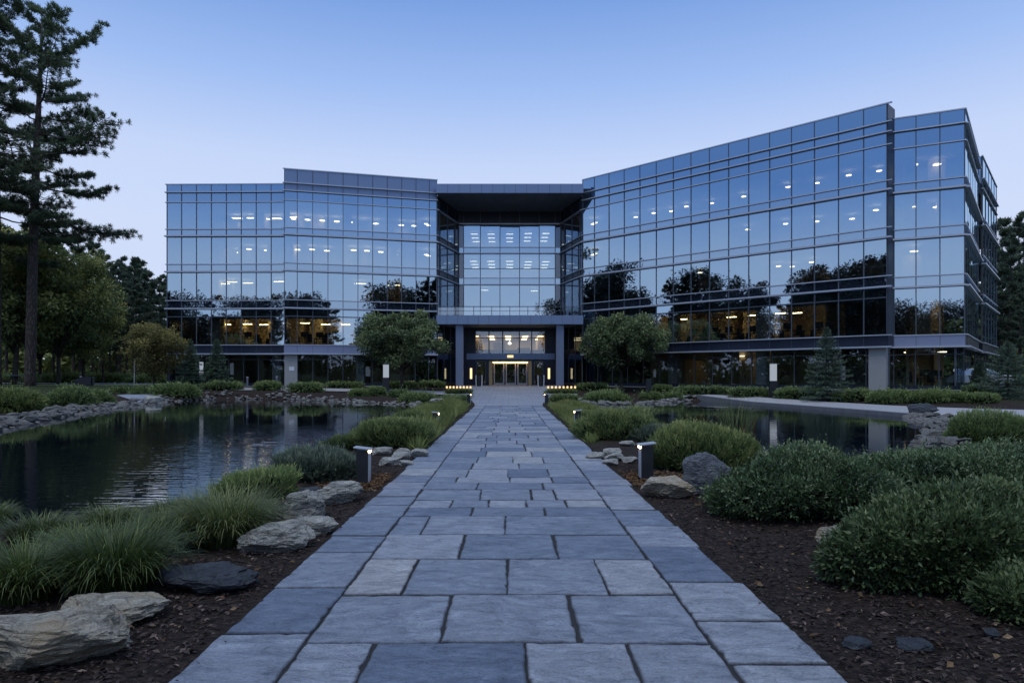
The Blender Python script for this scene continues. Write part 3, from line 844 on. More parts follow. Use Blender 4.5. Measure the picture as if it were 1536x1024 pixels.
# ------------------------------------------------------------------ the building
GL = .66
SPN = [(3.5,4.2),(7.3,8.0),(10.45,11.1),(13.5,14.1)]           # spandrels between the storeys
VIS = [(.80,3.5),(4.2,7.3),(8.0,10.45),(11.1,13.5),(14.1,16.4)]  # vision glass of each storey
A_FL, B_FL = (-29.3,58.5), (-19.0,58.3)
A_NL, B_NL = (-18.95,57.6), (-6.4,61.0)
C_L, C_R = (-4.9,66.7), (5.1,66.7)
A_RW, B_RW = (6.6,61.0), (24.3,43.8)
E_0, E_1 = (24.75,45.0), (28.75,43.0)
S_1 = (36.2,52.6)
R_0, R_1 = (37.6,54.2), (45.0,63.0)

office = empty('office_building', (0, 62, GL))
tag(office, 'long five storey office building with blue mirrored glass facades behind the ponds', 'building')
def part(name, mb, mat, parent=None, bevel=0.0, smooth=False):
    """mesh built in world coordinates, parented with its place kept"""
    o = mb.build(name, mat, None, smooth, bevel); p = parent or office
    o.parent = p
    off = Vector((0, 0, 0)); q = p
    while q is not None: off += q.location; q = q.parent
    o.data.transform(Matrix.Translation(-off)) if False else None
    o.location = -off
    return o

class Seg:
    def __init__(s, A, B):
        s.A = Vector((*A, 0)); s.B = Vector((*B, 0)); d = s.B-s.A; s.L = d.length; s.u = d/s.L
        n = Vector((s.u.y, -s.u.x, 0)); s.n = n if n.dot(s.A) < 0 else -n   # outward, towards the viewer
    def pt(s, t, off, z): return s.A + s.u*t + s.n*off + Vector((0, 0, z))
    def bar(s, mb, t0, t1, o0, o1, z0, z1, mi=0):
        V = [s.pt(t, o, z) for z in (z0, z1) for t, o in ((t0,o0),(t1,o0),(t1,o1),(t0,o1))]
        Fc = ((0,3,2,1),(4,5,6,7),(0,1,5,4),(1,2,6,5),(2,3,7,6),(3,0,4,7))
        mb.add(V, Fc, mi)
PANES = []      # (pixel area, seg, t0, t1, z0, z1, off, material)
def pane(seg, t0, t1, z0, z1, off=0.0, mat='glass'):
    c = seg.pt((t0+t1)/2, off, (z0+z1)/2)
    face = abs(seg.n.dot(Vector((-c.x, -c.y, 0)).normalized()))
    PANES.append(((t1-t0)*(z1-z0)*face/c.y**2, seg, t0, t1, z0, z1, off, mat))

def cum(L, w):
    s = sum(w); r = [0]
    for x in w: r.append(r[-1]+x*L/s)
    return r

def facade(seg, bays, tops, ground=True, parapet='panel_metal', sp1='panel_dark', transom=True, g_off=-.5, fins=True, levels=(1,2,3,4), over=.12, gmat='glass_dark', fin_ends=(0.1,0.1), mdep=.045):
    ts = cum(seg.L, bays)
    roof = tops[-1]
    # vertical mullions, each one piece from the first storey to the roof
    for i, t in enumerate(ts):
        mb = MB(); w_ = .027
        t = min(max(t, w_), seg.L-w_)
        seg.bar(mb, t-w_, t+w_, -.10, mdep, 4.2, roof-.02); part('mullion', mb, M['mullion_metal'])
    for k in levels:
        z0, z1 = VIS[k]
        for a, b in zip(ts[:-1], ts[1:]):
            if k == 1 and transom:
                pane(seg, a, b, z0, 6.58); pane(seg, a, b, 6.66, z1)
            else: pane(seg, a, b, z0, z1)
        if k == 1 and transom:
            mb = MB(); seg.bar(mb, 0, seg.L, -.05, .035, 6.58, 6.66); part('transom', mb, M['mullion_metal'])
    for k in (2,3,4):
        z0, z1 = SPN[k-1]
        mb = MB(); seg.bar(mb, 0, seg.L, -.30, -.004, z0+.03, z1-.03); part('spandrel', mb, M['spandrel_glass'])
    mb = MB(); seg.bar(mb, 0, seg.L, -.30, .02 if sp1 == 'panel_dark' else .10, 3.5, 4.16)
    for t in ts[1:-1]: seg.bar(mb, t-.012, t+.012, .0, .028 if sp1 == 'panel_dark' else .108, 3.5, 4.165, 1)
    part('spandrel', mb, [M[sp1], M['mullion_metal']])
    # top bands
    zz = [16.4] + list(tops)
    for j in range(len(zz)-1):
        mb = MB(); last = j == len(zz)-2
        seg.bar(mb, 0, seg.L, -.35, (-.004 if j == 0 else (.0 if not last else .02)), zz[j]+.025, zz[j+1]-.0)
        part('parapet' if last else 'top_band', mb, M['spandrel_glass' if j == 0 or parapet == 'glass' else parapet])
    # projecting fins
    if fins:
        e0, e1 = fin_ends
        for z, th, dp in [(3.44,.11,.30),(4.2,.07,.16),(7.3,.11,.28),(8.0,.06,.12),(10.45,.11,.28),(11.1,.06,.12),(13.5,.11,.28),(14.1,.06,.12),(16.4,.06,.12)] + [(t, .07, .2) for t in tops[:-1]] + [(roof, .08, .08)]:
            mb = MB(); seg.bar(mb, -e0, seg.L+e1, -.04, dp, z-th/2, z+th/2); part('fin', mb, M['fin_metal'])
    if ground:
        gs = ts[::1]
        for a, b in zip(gs[:-1], gs[1:]):
            pane(seg, a, b, .95, 2.95, g_off, gmat); pane(seg, a, b, 3.0, 3.48, g_off, 'glass_dark')
        mb = MB()
        for t in gs: seg.bar(mb, max(0, t-.03), min(seg.L, t+.03), g_off-.07, g_off+.03, .7, 3.48)
        seg.bar(mb, 0, seg.L, g_off-.06, g_off+.02, 2.95, 3.0)
        part('ground_floor_frame', mb, M['mullion_metal'])
        mb = MB(); seg.bar(mb, 0, seg.L, g_off-.12, g_off+.06, .3, .95); part('plinth', mb, M['panel_dark'])
    return ts

sFL, sNL, sRW, sEB = Seg(A_FL, B_FL), Seg(A_NL, B_NL), Seg(A_RW, B_RW), Seg(E_0, E_1)
facade(sFL, [1]*8, (17.25, 17.95), parapet='glass', fin_ends=(.1, 0))
facade(sNL, [.85,1,1,1,1,1,1,1,1,.95,.55], (17.2, 17.85, 19.05), sp1='panel_light', fin_ends=(.1, .05))
facade(sRW, [.85,1,1,1,1,1,1,1,1,1,1,1,1,1,1,.9], (17.2, 17.85, 19.05), parapet='glass', fin_ends=(.0, .28))
sS, sR = Seg(E_1, S_1), Seg(R_0, R_1)
facade(sEB, [.35,.75,.8,.82], (17.5, 18.4), parapet='glass', sp1='panel_light', fin_ends=(.0, .06), transom=False)
facade(sS, [1]*8, (17.5, 18.4), parapet='glass', fin_ends=(0, 0), transom=False, mdep=.012)
facade(sR, [1]*5, (17.2, 19.0), parapet='glass', fin_ends=(.2, .2), transom=False)

# centre: recessed atrium between two angled side walls
sC, sCL, sCR = Seg(C_L, C_R), Seg((-6.38,61.02), C_L), Seg(C_R, (6.58,61.02))
sCL.n = Vector((sCL.u.y, -sCL.u.x, 0)); sCL.n = sCL.n if sCL.n.x > 0 else -sCL.n
sCR.n = Vector((sCR.u.y, -sCR.u.x, 0)); sCR.n = sCR.n if sCR.n.x < 0 else -sCR.n
CT = [.5,1.62,1.9,1.9,1.9,1.55,.55]
tsC = cum(sC.L, CT)
LOB = 6.9
for seg, ts in ((sC, tsC), (sCL, cum(sCL.L, [.25,1,1,.5])), (sCR, cum(sCR.L, [.5,1,1,.25]))):
    for z0, z1 in ((LOB,9.0),(9.05,10.45),(11.1,13.5),(14.1,16.35)):
        for i, (a, b) in enumerate(zip(ts[:-1], ts[1:])):
            edge = seg is sC and i in (0, len(ts)-2)
            if z0 == LOB: pane(seg, a, b, LOB, 10.45, 0, 'glass' if seg is sC and not edge else 'glass_dark')
            elif z0 > 9.06: pane(seg, a, b, z0, z1, 0, 'glass' if seg is sC and not edge else 'glass_dark')
    for z0, z1 in ((10.45,11.1),(13.5,14.1),(16.35,17.62)):
        mb = MB(); seg.bar(mb, 0, seg.L, -.3, -.004, z0+.03, z1-.03); part('spandrel', mb, M['spandrel_glass' if seg is sC and z0 < 16 else 'panel_dark'])
    for t in ts:
        mb = MB(); t = min(max(t, .04), seg.L-.04); seg.bar(mb, t-.035, t+.035, -.1, .05, LOB, 17.6); part('mullion', mb, M['mullion_metal'])
    for z, th, dp in ((10.45,.09,.2),(11.1,.05,.1),(13.5,.09,.2),(14.1,.05,.1),(16.38,.09,.16)):
        mb = MB(); seg.bar(mb, 0, seg.L, -.04, dp, z-th/2, z+th/2); part('fin', mb, M['fin_metal'])
mb = MB(); sC.bar(mb, .5, sC.L-.5, -.04, .06, 12.0, 12.05); part('fin', mb, M['mullion_metal'])
# canopy roof over the atrium
mb = MB()
mb.box(-6.36, 6.56, 59.95, 60.2, 17.62, 18.42)
for i in range(1, 13):
    x = -6.36+12.92*i/13; mb.box(x-.012, x+.012, 59.938, 59.955, 17.62, 18.42, 1)
part('parapet', mb, [M['panel_metal'], M['mullion_metal']])
mb = MB(); mb.add([(-6.36,60.2,17.63),(6.56,60.2,17.63),(6.56,61.0,17.63),(8.2,61.0,17.63),(6.5,67.5,17.63),(-6.3,67.5,17.63),(-8.0,61.0,17.63),(-6.36,61.0,17.63)], [(0,7,6,5,4,3,2,1)])
mb.box(-6.3, 6.5, 60.2, 67.4, 17.66, 18.3)
for i in range(1, 13):
    t = i/13; a = Vector((-6.36+12.92*t, 60.2, 17.622)); b = Vector((-4.92+10.04*t, 66.8, 17.622)); mb.tube([a, b], .014, 4, 1)
part('soffit', mb, [M['soffit'], M['mullion_metal']])
# balcony over the entrance, carried by two piers
mb = MB(); mb.box(-6.34, 6.54, 59.9, 60.15, 6.1, 6.88)
for i in range(1, 14):
    x = -6.34+12.88*i/14; mb.box(x-.012, x+.012, 59.888, 59.905, 6.1, 6.88, 1)
part('balcony_fascia', mb, [M['panel_metal'], M['mullion_metal']])
mb = MB(); mb.add([(-6.34,60.15,6.12),(6.54,60.15,6.12),(5.1,66.65,6.12),(-4.9,66.65,6.12),(-6.34,60.15,6.86),(6.54,60.15,6.86),(5.1,66.65,6.86),(-4.9,66.65,6.86)], [(0,3,2,1),(4,5,6,7),(1,2,6,5),(3,0,4,7)]); part('balcony_floor', mb, M['soffit'])
rail = MB(); rail.box(-6.3, 6.5, 60.0, 60.05, 7.62, 7.68); rail.box(-6.3, 6.5, 60.01, 60.04, 7.25, 7.28)
for i in range(9):
    x = -6.25+12.7*i/8; rail.box(x-.025, x+.025, 60.0, 60.05, 6.88, 7.62)
rl = part('balcony_railing', rail, M['mullion_metal'])
mb = MB(); mb.add([(-6.25,60.06,6.92),(6.45,60.06,6.92),(6.45,60.06,7.58),(-6.25,60.06,7.58)], [(0,1,2,3)]); part('railing_glass', mb, M['glass_clear'], rl)
for x in (-4.35, 4.55):
    mb = MB(); mb.box(x-.33, x+.33, 60.3, 61.0, GL-.1, 6.1); part('entrance_pier', mb, M['column_clad'], None, .02)

# entrance wall
EY = 65.0
def ex(px): return (px-CX)*EY/F
def ez(py): return CH-(py-CY)*EY/F
mb = MB()
mb.box(ex(686), ex(713), EY-.1, EY+.15, GL, 6.1); mb.box(ex(818), ex(843), EY-.1, EY+.15, GL, 6.1); mb.box(ex(713), ex(818), EY-.1, EY+.15, ez(494.5), 6.1)
part('entrance_surround', mb, M['panel_dark'])
mb = MB(); mb.box(ex(700), ex(832), EY-.14, EY+.1, ez(539), ez(530)); part('entrance_band', mb, M['panel_metal'])
mb = MB()
for px in (713, 733.5, 754, 779, 797.5, 818):
    mb.box(ex(px)-.05, ex(px)+.05, EY-.08, EY+.06, ez(530), ez(494.5))
mb.box(ex(713), ex(818), EY-.07, EY+.05, ez(507)-.04, ez(507)+.04); mb.box(ex(713), ex(818), EY-.07, EY+.05, ez(494.5)-.06, ez(494.5)+.03)
lf_ = part('lobby_window_frame', mb, M['mullion_metal'])
mb = MB(); mb.add([(ex(713),EY,ez(530)),(ex(818),EY,ez(530)),(ex(818),EY,ez(494.5)),(ex(713),EY,ez(494.5))], [(0,1,2,3)]); part('lobby_window', mb, M['glass_clear'])
# small lit sign plate on the band above the doors
mb = MB(); mb.box(ex(761), ex(770), EY-.18, EY-.14, ez(536.2), ez(532.6)); part('sign_plate', mb, M['lamp_bead'])
# side lights and doors
fr = M['light_metal']
for (a, b) in ((714.5, 729), (800.5, 815)):
    mb = MB(); x0, x1 = ex(a), ex(b)
    mb.box(x0, x0+.07, EY-.06, EY+.05, GL+.02, ez(541)); mb.box(x1-.07, x1, EY-.06, EY+.05, GL+.02, ez(541)); mb.box(x0+.07, x1-.07, EY-.06, EY+.05, ez(541)-.08, ez(541)); mb.box(x0+.07, x1-.07, EY-.06, EY+.05, GL+.02, GL+.14)
    sl = part('sidelight', mb, M['mullion_metal'])
    mb = MB(); mb.add([(x0+.05,EY,GL+.1),(x1-.05,EY,GL+.1),(x1-.05,EY,ez(541)-.05),(x0+.05,EY,ez(541)-.05)], [(0,1,2,3)]); part('glass', mb, M['glass_clear'], sl)
DY = EY+.35
for (a, b) in ((740.5, 756.5), (758.5, 774), (776, 791)):
    x0, x1 = (a-CX)*DY/F, (b-CX)*DY/F; zt = ez(543.2)
    mb = MB(); mb.box(x0, x0+.11, DY-.05, DY+.05, GL+.03, zt); mb.box(x1-.11, x1, DY-.05, DY+.05, GL+.03, zt); mb.box(x0+.11, x1-.11, DY-.05, DY+.05, zt-.14, zt); mb.box(x0+.11, x1-.11, DY-.05, DY+.05, GL+.03, GL+.22)
    dr = part('entrance_door', mb, fr)
    mb = MB(); mb.add([(x0+.1,DY,GL+.2),(x1-.1,DY,GL+.2),(x1-.1,DY,zt-.12),(x0+.1,DY,zt-.12)], [(0,1,2,3)]); part('glass', mb, M['glass_clear'], dr)
    mb = MB(); mb.tube([(x1-.2,DY-.09,GL+.9),(x1-.2,DY-.09,GL+1.5)], .02, 8); part('handle', mb, M['fin_metal'], dr)
wx0, wx1 = ex(733.5), ex(797.5)
mb = MB(); mb.box(wx0+.36, wx1-.36, EY+.0, EY+.12, ez(542.8)-.07, ez(542.8)-.005); part('portal_lamp', mb, emis('portal_glow', (1.0,.58,.22), 8))
mb = MB()
mb.box(wx0, wx0+.32, EY-.04, DY+.1, GL+.02, ez(541.5)); mb.box(wx1-.32, wx1, EY-.04, DY+.1, GL+.02, ez(541.5)); mb.box(wx0+.32, wx1-.32, EY-.04, DY+.1, ez(542.8), ez(540.4))
part('door_portal', mb, plain('brass_panel', (.62,.42,.20), .4, .3, .08, 1))
mb = MB()
for ja, jb in ((ex(729), wx0), (wx1, ex(800.5)), (ex(713), ex(714.5)), (ex(815), ex(818))):
    mb = MB(); mb.box(ja, jb, EY-.08, EY+.1, GL, ez(539)); part('door_jamb', mb, M['panel_dark'])
for px in (706.7, 823.3):
    mb = MB(); mb.box(ex(px)-.10, ex(px)+.10, EY-.16, EY-.10, ez(568), ez(552)); part('wall_sconce', mb, emis('sconce_glow', (1, .72, .36), 1.6) if px < 750 else bpy.data.materials['sconce_glow'])
# dark glazing under the balcony on each side of the entrance
for (x0, y0, x1, y1) in ((-6.38,61.05,-4.95,65.0),(5.1,65.0,6.58,61.05)):
    s = Seg((x0,y0),(x1,y1)); 
    for k in range(3): pane(s, s.L*k/3+.02, s.L*(k+1)/3-.02, .95, 6.1, 0, 'glass_dark')
    mb = MB()
    for k in range(4): t = min(max(s.L*k/3, .03), s.L-.03); s.bar(mb, t-.03, t+.03, -.06, .04, GL, 6.1)
    s.bar(mb, 0, s.L, -.06, .04, .4, .95); part('ground_floor_frame', mb, M['mullion_metal'])

# window panes: the largest hundred one by one, the rest as one part
PANES.sort(key=lambda p: -p[0])
def add_pane(mb, p, mi=0):
    _, seg, t0, t1, z0, z1, off, mat = p
    j = lambda: RNG.normal(0, .0055)
    a, b_ = j(), j()
    mb.add([seg.pt(t0, off+a, z0), seg.pt(t1, off+b_, z0), seg.pt(t1, off-a, z1), seg.pt(t0, off-b_, z1)], [(0,1,2,3)], mi)
for p in PANES[:98]:
    mb = MB(); add_pane(mb, p); part('window', mb, M[p[7]])
mb = MB(); gm = ['glass', 'glass_dark']
for p in PANES[98:]: add_pane(mb, p, gm.index(p[7]))
tag(part('window', mb, [M[k] for k in gm]), kind='stuff')

# floors, roof, inner walls
FOOT = [A_FL, B_FL, A_NL, B_NL, C_L, C_R, A_RW, B_RW, (25.0,45.1), E_1, S_1, R_0, R_1, (46,78), (-29.3,78)]
def inset(poly, d):
    n = len(poly); res = []
    area = sum(poly[i][0]*poly[(i+1)%n][1]-poly[(i+1)%n][0]*poly[i][1] for i in range(n))
    sg = 1 if area > 0 else -1
    for i in range(n):
        p0, p1, p2 = Vector(poly[i-1]), Vector(poly[i]), Vector(poly[(i+1)%n])
        d1, d2 = (p1-p0).normalized(), (p2-p1).normalized()
        n1, n2 = Vector((-d1.y, d1.x))*sg, Vector((-d2.y, d2.x))*sg
        b = n1+n2
        b = n1 if b.length < .3 else b/ (1+n1.dot(n2))
        res.append(tuple(p1 + b*d))
    return res
def prism(poly, z0, z1, mats, name, split=None):
    bm = bmesh.new()
    lo = [bm.verts.new((x, y, z0)) for x, y in poly]; hi = [bm.verts.new((x, y, z1)) for x, y in poly]
    f0 = bm.faces.new(lo); f1 = bm.faces.new(hi); f0.material_index = 0; f1.material_index = 1
    n = len(poly)
    for i in range(n):
        f = bm.faces.new((lo[i], lo[(i+1)%n], hi[(i+1)%n], hi[i])); f.material_index = 2
    bmesh.ops.recalc_face_normals(bm, faces=bm.faces)
    bmesh.ops.triangulate(bm, faces=bm.faces)
    me = bpy.data.meshes.new(name); bm.to_mesh(me); bm.free()
    o = link(name, me, mats, office); o.location = -office.location
    return o
FI = inset(FOOT, .16)
mats = [M['interior_ceiling'], M['interior_floor'], M['panel_dark']]
for z0, z1 in ((3.52,4.12),(7.34,7.94),(10.5,11.04),(13.55,14.04),(16.42,17.0)):
    if z1 < 8: # the atrium and lobby are two storeys high
        pass
    prism(inset(FOOT, .32), z0, z1, mats, 'floor_slab')
prism(inset(FOOT, .36), 17.05, 17.5, [M['soffit'], M['concrete'], M['panel_dark']], 'roof_slab')
prism(inset(FOOT, .02), .2, .70, [M['concrete'], M['interior_floor'], M['concrete']], 'floor_slab')
for seg in (sFL,):
    mb = MB(); x0, y0 = A_FL; mb.box(x0-.02, x0+.25, y0+.05, 78, .4, 17.9); part('side_wall', mb, M['panel_dark'])
mb = MB(); mb.box(-29.3, 46, 77.8, 78.1, .4, 18.5); part('rear_wall', mb, M['panel_dark'])
# end wall of the right wing and the recess behind it
sEW = Seg(B_RW, (25.35,44.85)); sEW.n = sRW.u
mb = MB(); sEW.bar(mb, .05, 1.5, -.2, .02, 3.5, 19.05); part('end_wall', mb, M['panel_dark'])
sNW = Seg((-18.98,57.7), (-18.98,58.6)); sNW.n = Vector((-1,0,0))
mb = MB(); sNW.bar(mb, 0, .9, -.2, .0, 3.5, 19.05); part('end_wall', mb, M['mullion_metal'])
# inner back walls with lit rooms
def inner(seg, depth, t0, t1, levels, parts_=4, mat='interior_wall'):
    for k in levels:
        zf = {0:.70,1:4.12,2:7.94,3:11.04,4:14.04}[k]; zc = {0:3.52,1:7.34,2:10.5,3:13.55,4:16.42}[k]
        mb = MB(); seg.bar(mb, t0, t1, -depth-.15, -depth, zf, zc)
        rr = random.Random(int(seg.A.x*10)+k)
        for j in range(parts_):
            t = t0 + (t1-t0)*(j+rr.uniform(.2,.8))/parts_
            w_ = rr.uniform(.15, 1.4)
            seg.bar(mb, t, min(t1, t+w_), -depth+.02, -depth+rr.uniform(1.0, 3.5), zf, zc - rr.choice([0, 0, .6]))
        part('inner_wall', mb, M[mat])
inner(sFL, 7, .4, sFL.L, (0,1,2,3,4)); inner(sNL, 7, .0, sNL.L-1.5, (0,1,2,3,4)); inner(sRW, 7.5, 3.0, sRW.L-5, (0,1), 6); inner(sRW, 8.5, 3.0, sRW.L, (2,3,4), 6)
inner(sEB, 5, .6, sEB.L-.6, (0,1,2,3,4), 2); inner(sC, 8, .0, sC.L, (2,3,4), 1)
# added teal bands painting the blue-lit ceiling plenum behind the first floor glass
for seg, t0, t1 in ((sRW, .2, sRW.L-.3), (sNL, .1, sNL.L-.1), (sFL, .3, sFL.L-.1), (sEB, .4, sEB.L-.2)):
    mb = MB(); seg.bar(mb, t0, t1, -.34, -.30, 6.45, 7.28); part('plenum_band', mb, plain('plenum_tint', (.13,.19,.22), .6, 0, .2, .4) if 'plenum_tint' not in bpy.data.materials else bpy.data.materials['plenum_tint'])
# structural columns just inside the glass, and two exposed at the corners
for seg, tt in ((sRW, (8.6, 16.0)), (sNL, (6.3,)), (sFL, (3.9, 9.2))):
    for t in tt:
        mb = MB(); seg.bar(mb, t-.36, t+.36, -1.5, -.75, .7, 3.5); seg.bar(mb, t-.36, t+.36, -1.5, -.75, 4.13, 7.33); part('column', mb, M['concrete'])
for seg, t in ((sNL, .55), (sRW, sRW.L-.62)):
    mb = MB(); seg.bar(mb, t-.52, t+.52, -.95, -.05, .3, 3.45); part('column', mb, M['concrete'], None, .02)
mb = MB(); sNL.bar(mb, 1.2, sNL.L-.3, -.1, .75, 3.15, 3.78); part('entrance_canopy', mb, M['panel_metal'], None, .015) if False else None
# white notice on the left corner column
mb = MB(); sNL.bar(mb, .40, .82, -.046, -.02, 2.0, 2.35); part('notice_plate', mb, M['white_paint'])

# ceiling lamps
def lamp(seg, t, depth, zc, r=.19, mat='lamp_warm', rect=None):
    mb = MB(); c = seg.pt(t, -depth, zc)
    if rect: seg.bar(mb, t-rect[0]/2, t+rect[0]/2, -depth-rect[1]/2, -depth+rect[1]/2, zc-.05, zc)
    else:
        mb.cyl(c.x, c.y, zc-.05, zc, r, 14)
    part('ceiling_lamp', mb, M[mat])
for t in (2.6,4.6,6.1,7.9,10.0,12.9,16.6,18.6,21.0,22.9): lamp(sRW, t, random.uniform(4.2,5.2), 16.1)
for t in (13.6,16.6,18.6,20.8,22.9): lamp(sRW, t, random.uniform(3.6,6), 13.2)
for t in (9.5,15.6,16.3,18.2): lamp(sRW, t, random.uniform(3,6), 10.2)
for t in (4.2,6.0,8.2,10.6,12.2,14.2,16.4,17.4): lamp(sRW, t, random.uniform(3,6), 6.35, .42, 'lamp_office', (.75,.16))
for t in (9.8,12.6,14.8): lamp(sRW, t, random.uniform(4.5,7), 3.2, .2, 'lamp_warm')
for t in (.6,1.8,3.1,4.4,5.6,6.9,8.0,10.4,11.6): lamp(sNL, t, 5.2, 16.0, .26)
for t in (.9,2.2,3.5,5.9,7.1,8.4,9.8): lamp(sNL, t, random.uniform(4,6), 13.2, .26)
for t in (5.6,6.6,8.8,10.2): lamp(sNL, t, random.uniform(4,6), 10.2, .3, 'lamp_warm', (.9,.2))
for t in (1.6,3.4,5.2,8): lamp(sNL, t, random.uniform(3,5.5), 6.35, .36, 'lamp_office', (.8,.16))
for t in (4.2,5.6,6.6,7.8,9.4): lamp(sFL, t, random.uniform(3.8,5), 16.1, .26, 'lamp_warm', (.9,.35))
for t in (3.8,5.4,6.8): lamp(sFL, t, random.uniform(4,6), 13.2, .24)
for t in (2.6,3.8,5.0,8.2): lamp(sFL, t, random.uniform(4,6), 10.2, .3, 'lamp_warm', (.9,.2))
for t in (1.8,3.0,5.2,6.4,8.4): lamp(sFL, t, random.uniform(3,5.5), 6.35, .3, 'lamp_office', (.8,.16))
for k, zc in enumerate((16.15, 13.2)):
    for t in (1.35,3.1,5.0,6.9,8.7):
        for dp in ((3.2,5.2,7.2) if k == 0 else (2.6,4.6,6.6)): lamp(sC, t, dp+.3*((int(t*7)+k)%2), zc, 0, 'lamp_cool', (.72,.13))
for z in (16.0, 13.1, 10.1):
    lamp(sEB, 1.9, 2.8, z, .25); lamp(sEB, 3.3, 3.4, z, .25) if z > 11 else None
lamp(sEB, 1.4, 2.4, 3.2, .12); lamp(sEB, 3.5, 2.4, 3.2, .3, 'lamp_warm', (.5,.2)); lamp(sEB, 3.6, 2.6, 6.95, .2, 'lamp_office')
for s_, d_ in ((sCL, 1), (sCR, 1)):
    for z in (15.9, 13.0): lamp(s_, 3.2, 2.2, z, .25, 'lamp_warm', (1.0,.3))
# bright lobby: walls, luminous ceiling strips, pale inner screens seen above the balcony
mb = MB(); mb.box(-4.6, 4.8, 75.4, 75.6, 4.12, 7.34); mb.box(-4.6, 4.8, 75.4, 75.6, .7, 3.52)
mb.box(-4.7, -4.55, 66.9, 75.4, 4.12, 7.34); mb.box(4.75, 4.9, 66.9, 75.4, 4.12, 7.34); part('lobby_wall', mb, M['lobby_pale'])
for x in (-3.4, -1.9, -.2, 1.5, 3.0):
    mb = MB(); mb.box(x-.1, x+.5, 68.0, 74.0, 5.55, 5.6) if False else mb.box(x-.12, x+.42, 66.9, 74.0, 5.43, 5.47); part('lobby_lamp', mb, M['lobby_light'])
for x in (-2.4, 2.6):
    mb = MB(); mb.box(x-.4, x+.4, 66.8, 67.4, 3.40, 3.46); part('lobby_lamp', mb, M['lamp_warm'])
for x in (-3.7, -2.0, 0.1, 2.2, 3.9):
    mb = MB(); mb.box(x-.55, x+.55, 70.6, 70.7, 8.4, 9.2); part('inner_screen', mb, M['white_paint'])
lamp(sC, 2.5, 2.0, 10.2, 0, 'lamp_cool', (.7,.14)); lamp(sC, 7.5, 2.6, 10.2, 0, 'lamp_cool', (.7,.14))

# desks and screens on the lit first floor and ground floor
def desk(seg, t, depth, zf, kind, label, group):
    o = empty('office_desk', seg.pt(t, -depth, zf), math.atan2(seg.u.y, seg.u.x))
    mb = MB(); mb.box(-.8, .8, -.38, .38, .70, .74); mb.build('desk_top', M['desk_dark'], o)
    for x in (-.74, .74):
        mb = MB(); mb.box(x-.03, x+.03, -.34, .34, 0, .70); mb.build('leg', M['desk_dark'], o)
    mb = MB(); mb.box(-.62, .0, -.03, .03, .86, 1.3); mb.box(-.36, -.26, -.02, .02, .74, .86); mb.build('monitor', M['black_metal'], o)
    if kind: mb = MB(); mb.box(.15, .65, -.03, .03, .86, 1.25); mb.box(.36, .44, -.02, .02, .74, .86); mb.build('monitor', M['black_metal'], o)
    mb = MB(); mb.box(-.15, .35, .55, 1.0, .42, .5); mb.tube([(.1,.98,.45),(.1,1.05,1.15)], .22, 6); mb.build('chair_back', M['black_metal'], o)
    tag(o, label, 'desk', group)
for i, t in enumerate((4.5,6.4,9.9,11.6,13.2,15.0,18.0,20.0)): desk(sRW, t, 1.5+.5*(i%3), 4.12, i%2, 'dark desk with screens behind the lit first floor glass of the right wing', 'desks inside the right wing')
for i, t in enumerate((1.9,3.2,4.8,9.2)): desk(sNL, t, 1.8+.5*(i%2), 4.12, i%2, 'dark desk with screens behind the lit first floor glass left of the entrance', 'desks inside the near left wing')
for i, t in enumerate((2.2,4.6,6.6,8.6)): desk(sFL, t, 1.8+.5*(i%2), 4.12, i%2, 'dark desk with screens behind the lit first floor glass of the far left wing', 'desks inside the far left wing')
for i, t in enumerate((1.5,2.8)): desk(sEB, t, 2.2, .70, i%2, 'dark desk inside the ground floor glass of the right end block', 'desks inside the end block')

# dark lobby furniture seen through the doors
mb = MB(); mb.box(-1.6, 1.7, 71.0, 71.9, .7, 1.75); mb.box(-1.75, 1.85, 70.9, 72.0, 1.75, 1.82)
o = mb.build('reception_desk', M['desk_dark'], None, False, .02); tag(o, 'dark reception desk seen through the entrance doors', 'desk')
mb = MB(); mb.box(-1.1, 1.3, 73.0, 73.15, .7, 3.45); part('lobby_screen', mb, M['desk_dark'])
for i, (x, y) in enumerate(((-2.3, 69.2), (2.5, 69.0))):
    o = empty('armchair', (x, y, .7), .4*i)
    mb = MB(); mb.box(-.4, .4, -.4, .4, .12, .45); mb.build('seat', M['dark_wood'], o, False, .04)
    mb = MB(); mb.box(-.4, .4, .28, .45, .45, .95); mb.build('backrest', M['dark_wood'], o, False, .04)
    for sx in (-.36, .36):
        mb = MB(); mb.box(sx-.07, sx+.07, -.38, .28, .45, .62); mb.build('armrest', M['dark_wood'], o, False, .03)
    tag(o, 'dark lobby armchair seen through the glass at the %s of the doors' % ('left', 'right')[i], 'armchair')

mb = MB(); mb.box(-4.5, 4.7, 66.2, 75.3, 5.5, 5.62); part('lobby_ceiling', mb, M['lobby_pale'])
for x, c in ((-2.95, 'interior_wall'), (3.25, 'interior_wall')):
    mb = MB()
    for k in range(5): mb.tube([(x-.3+.15*k, 67.6, 3.55), (x-.3+.15*k, 67.6, 5.5)], .085, 8)
    part('lobby_curtain', mb, M[c])
for x0, x1, y, z0, z1, m_ in ((-1.6,-.4,74.6,3.6,5.2,'dark_wood'), (.9,2.3,74.2,3.6,4.6,'desk_dark'), (-3.9,-2.6,74.0,3.6,4.9,'interior_wall'), (2.9,4.0,73.5,3.6,5.3,'lobby_pale')):
    mb = MB(); mb.box(x0, x1, y, y+.2, z0, z1); part('lobby_panel', mb, M[m_])
mb = MB(); mb.tube([(.1,69.5,4.75),(.1,69.5,4.8),(.1,69.5,4.92),(.1,69.5,5.0)], [.08,.17,.17,.08], 12); mb.tube([(.1,69.5,5.05),(.1,69.5,5.5)], .02, 6); part('chandelier', mb, M['lamp_cool'])
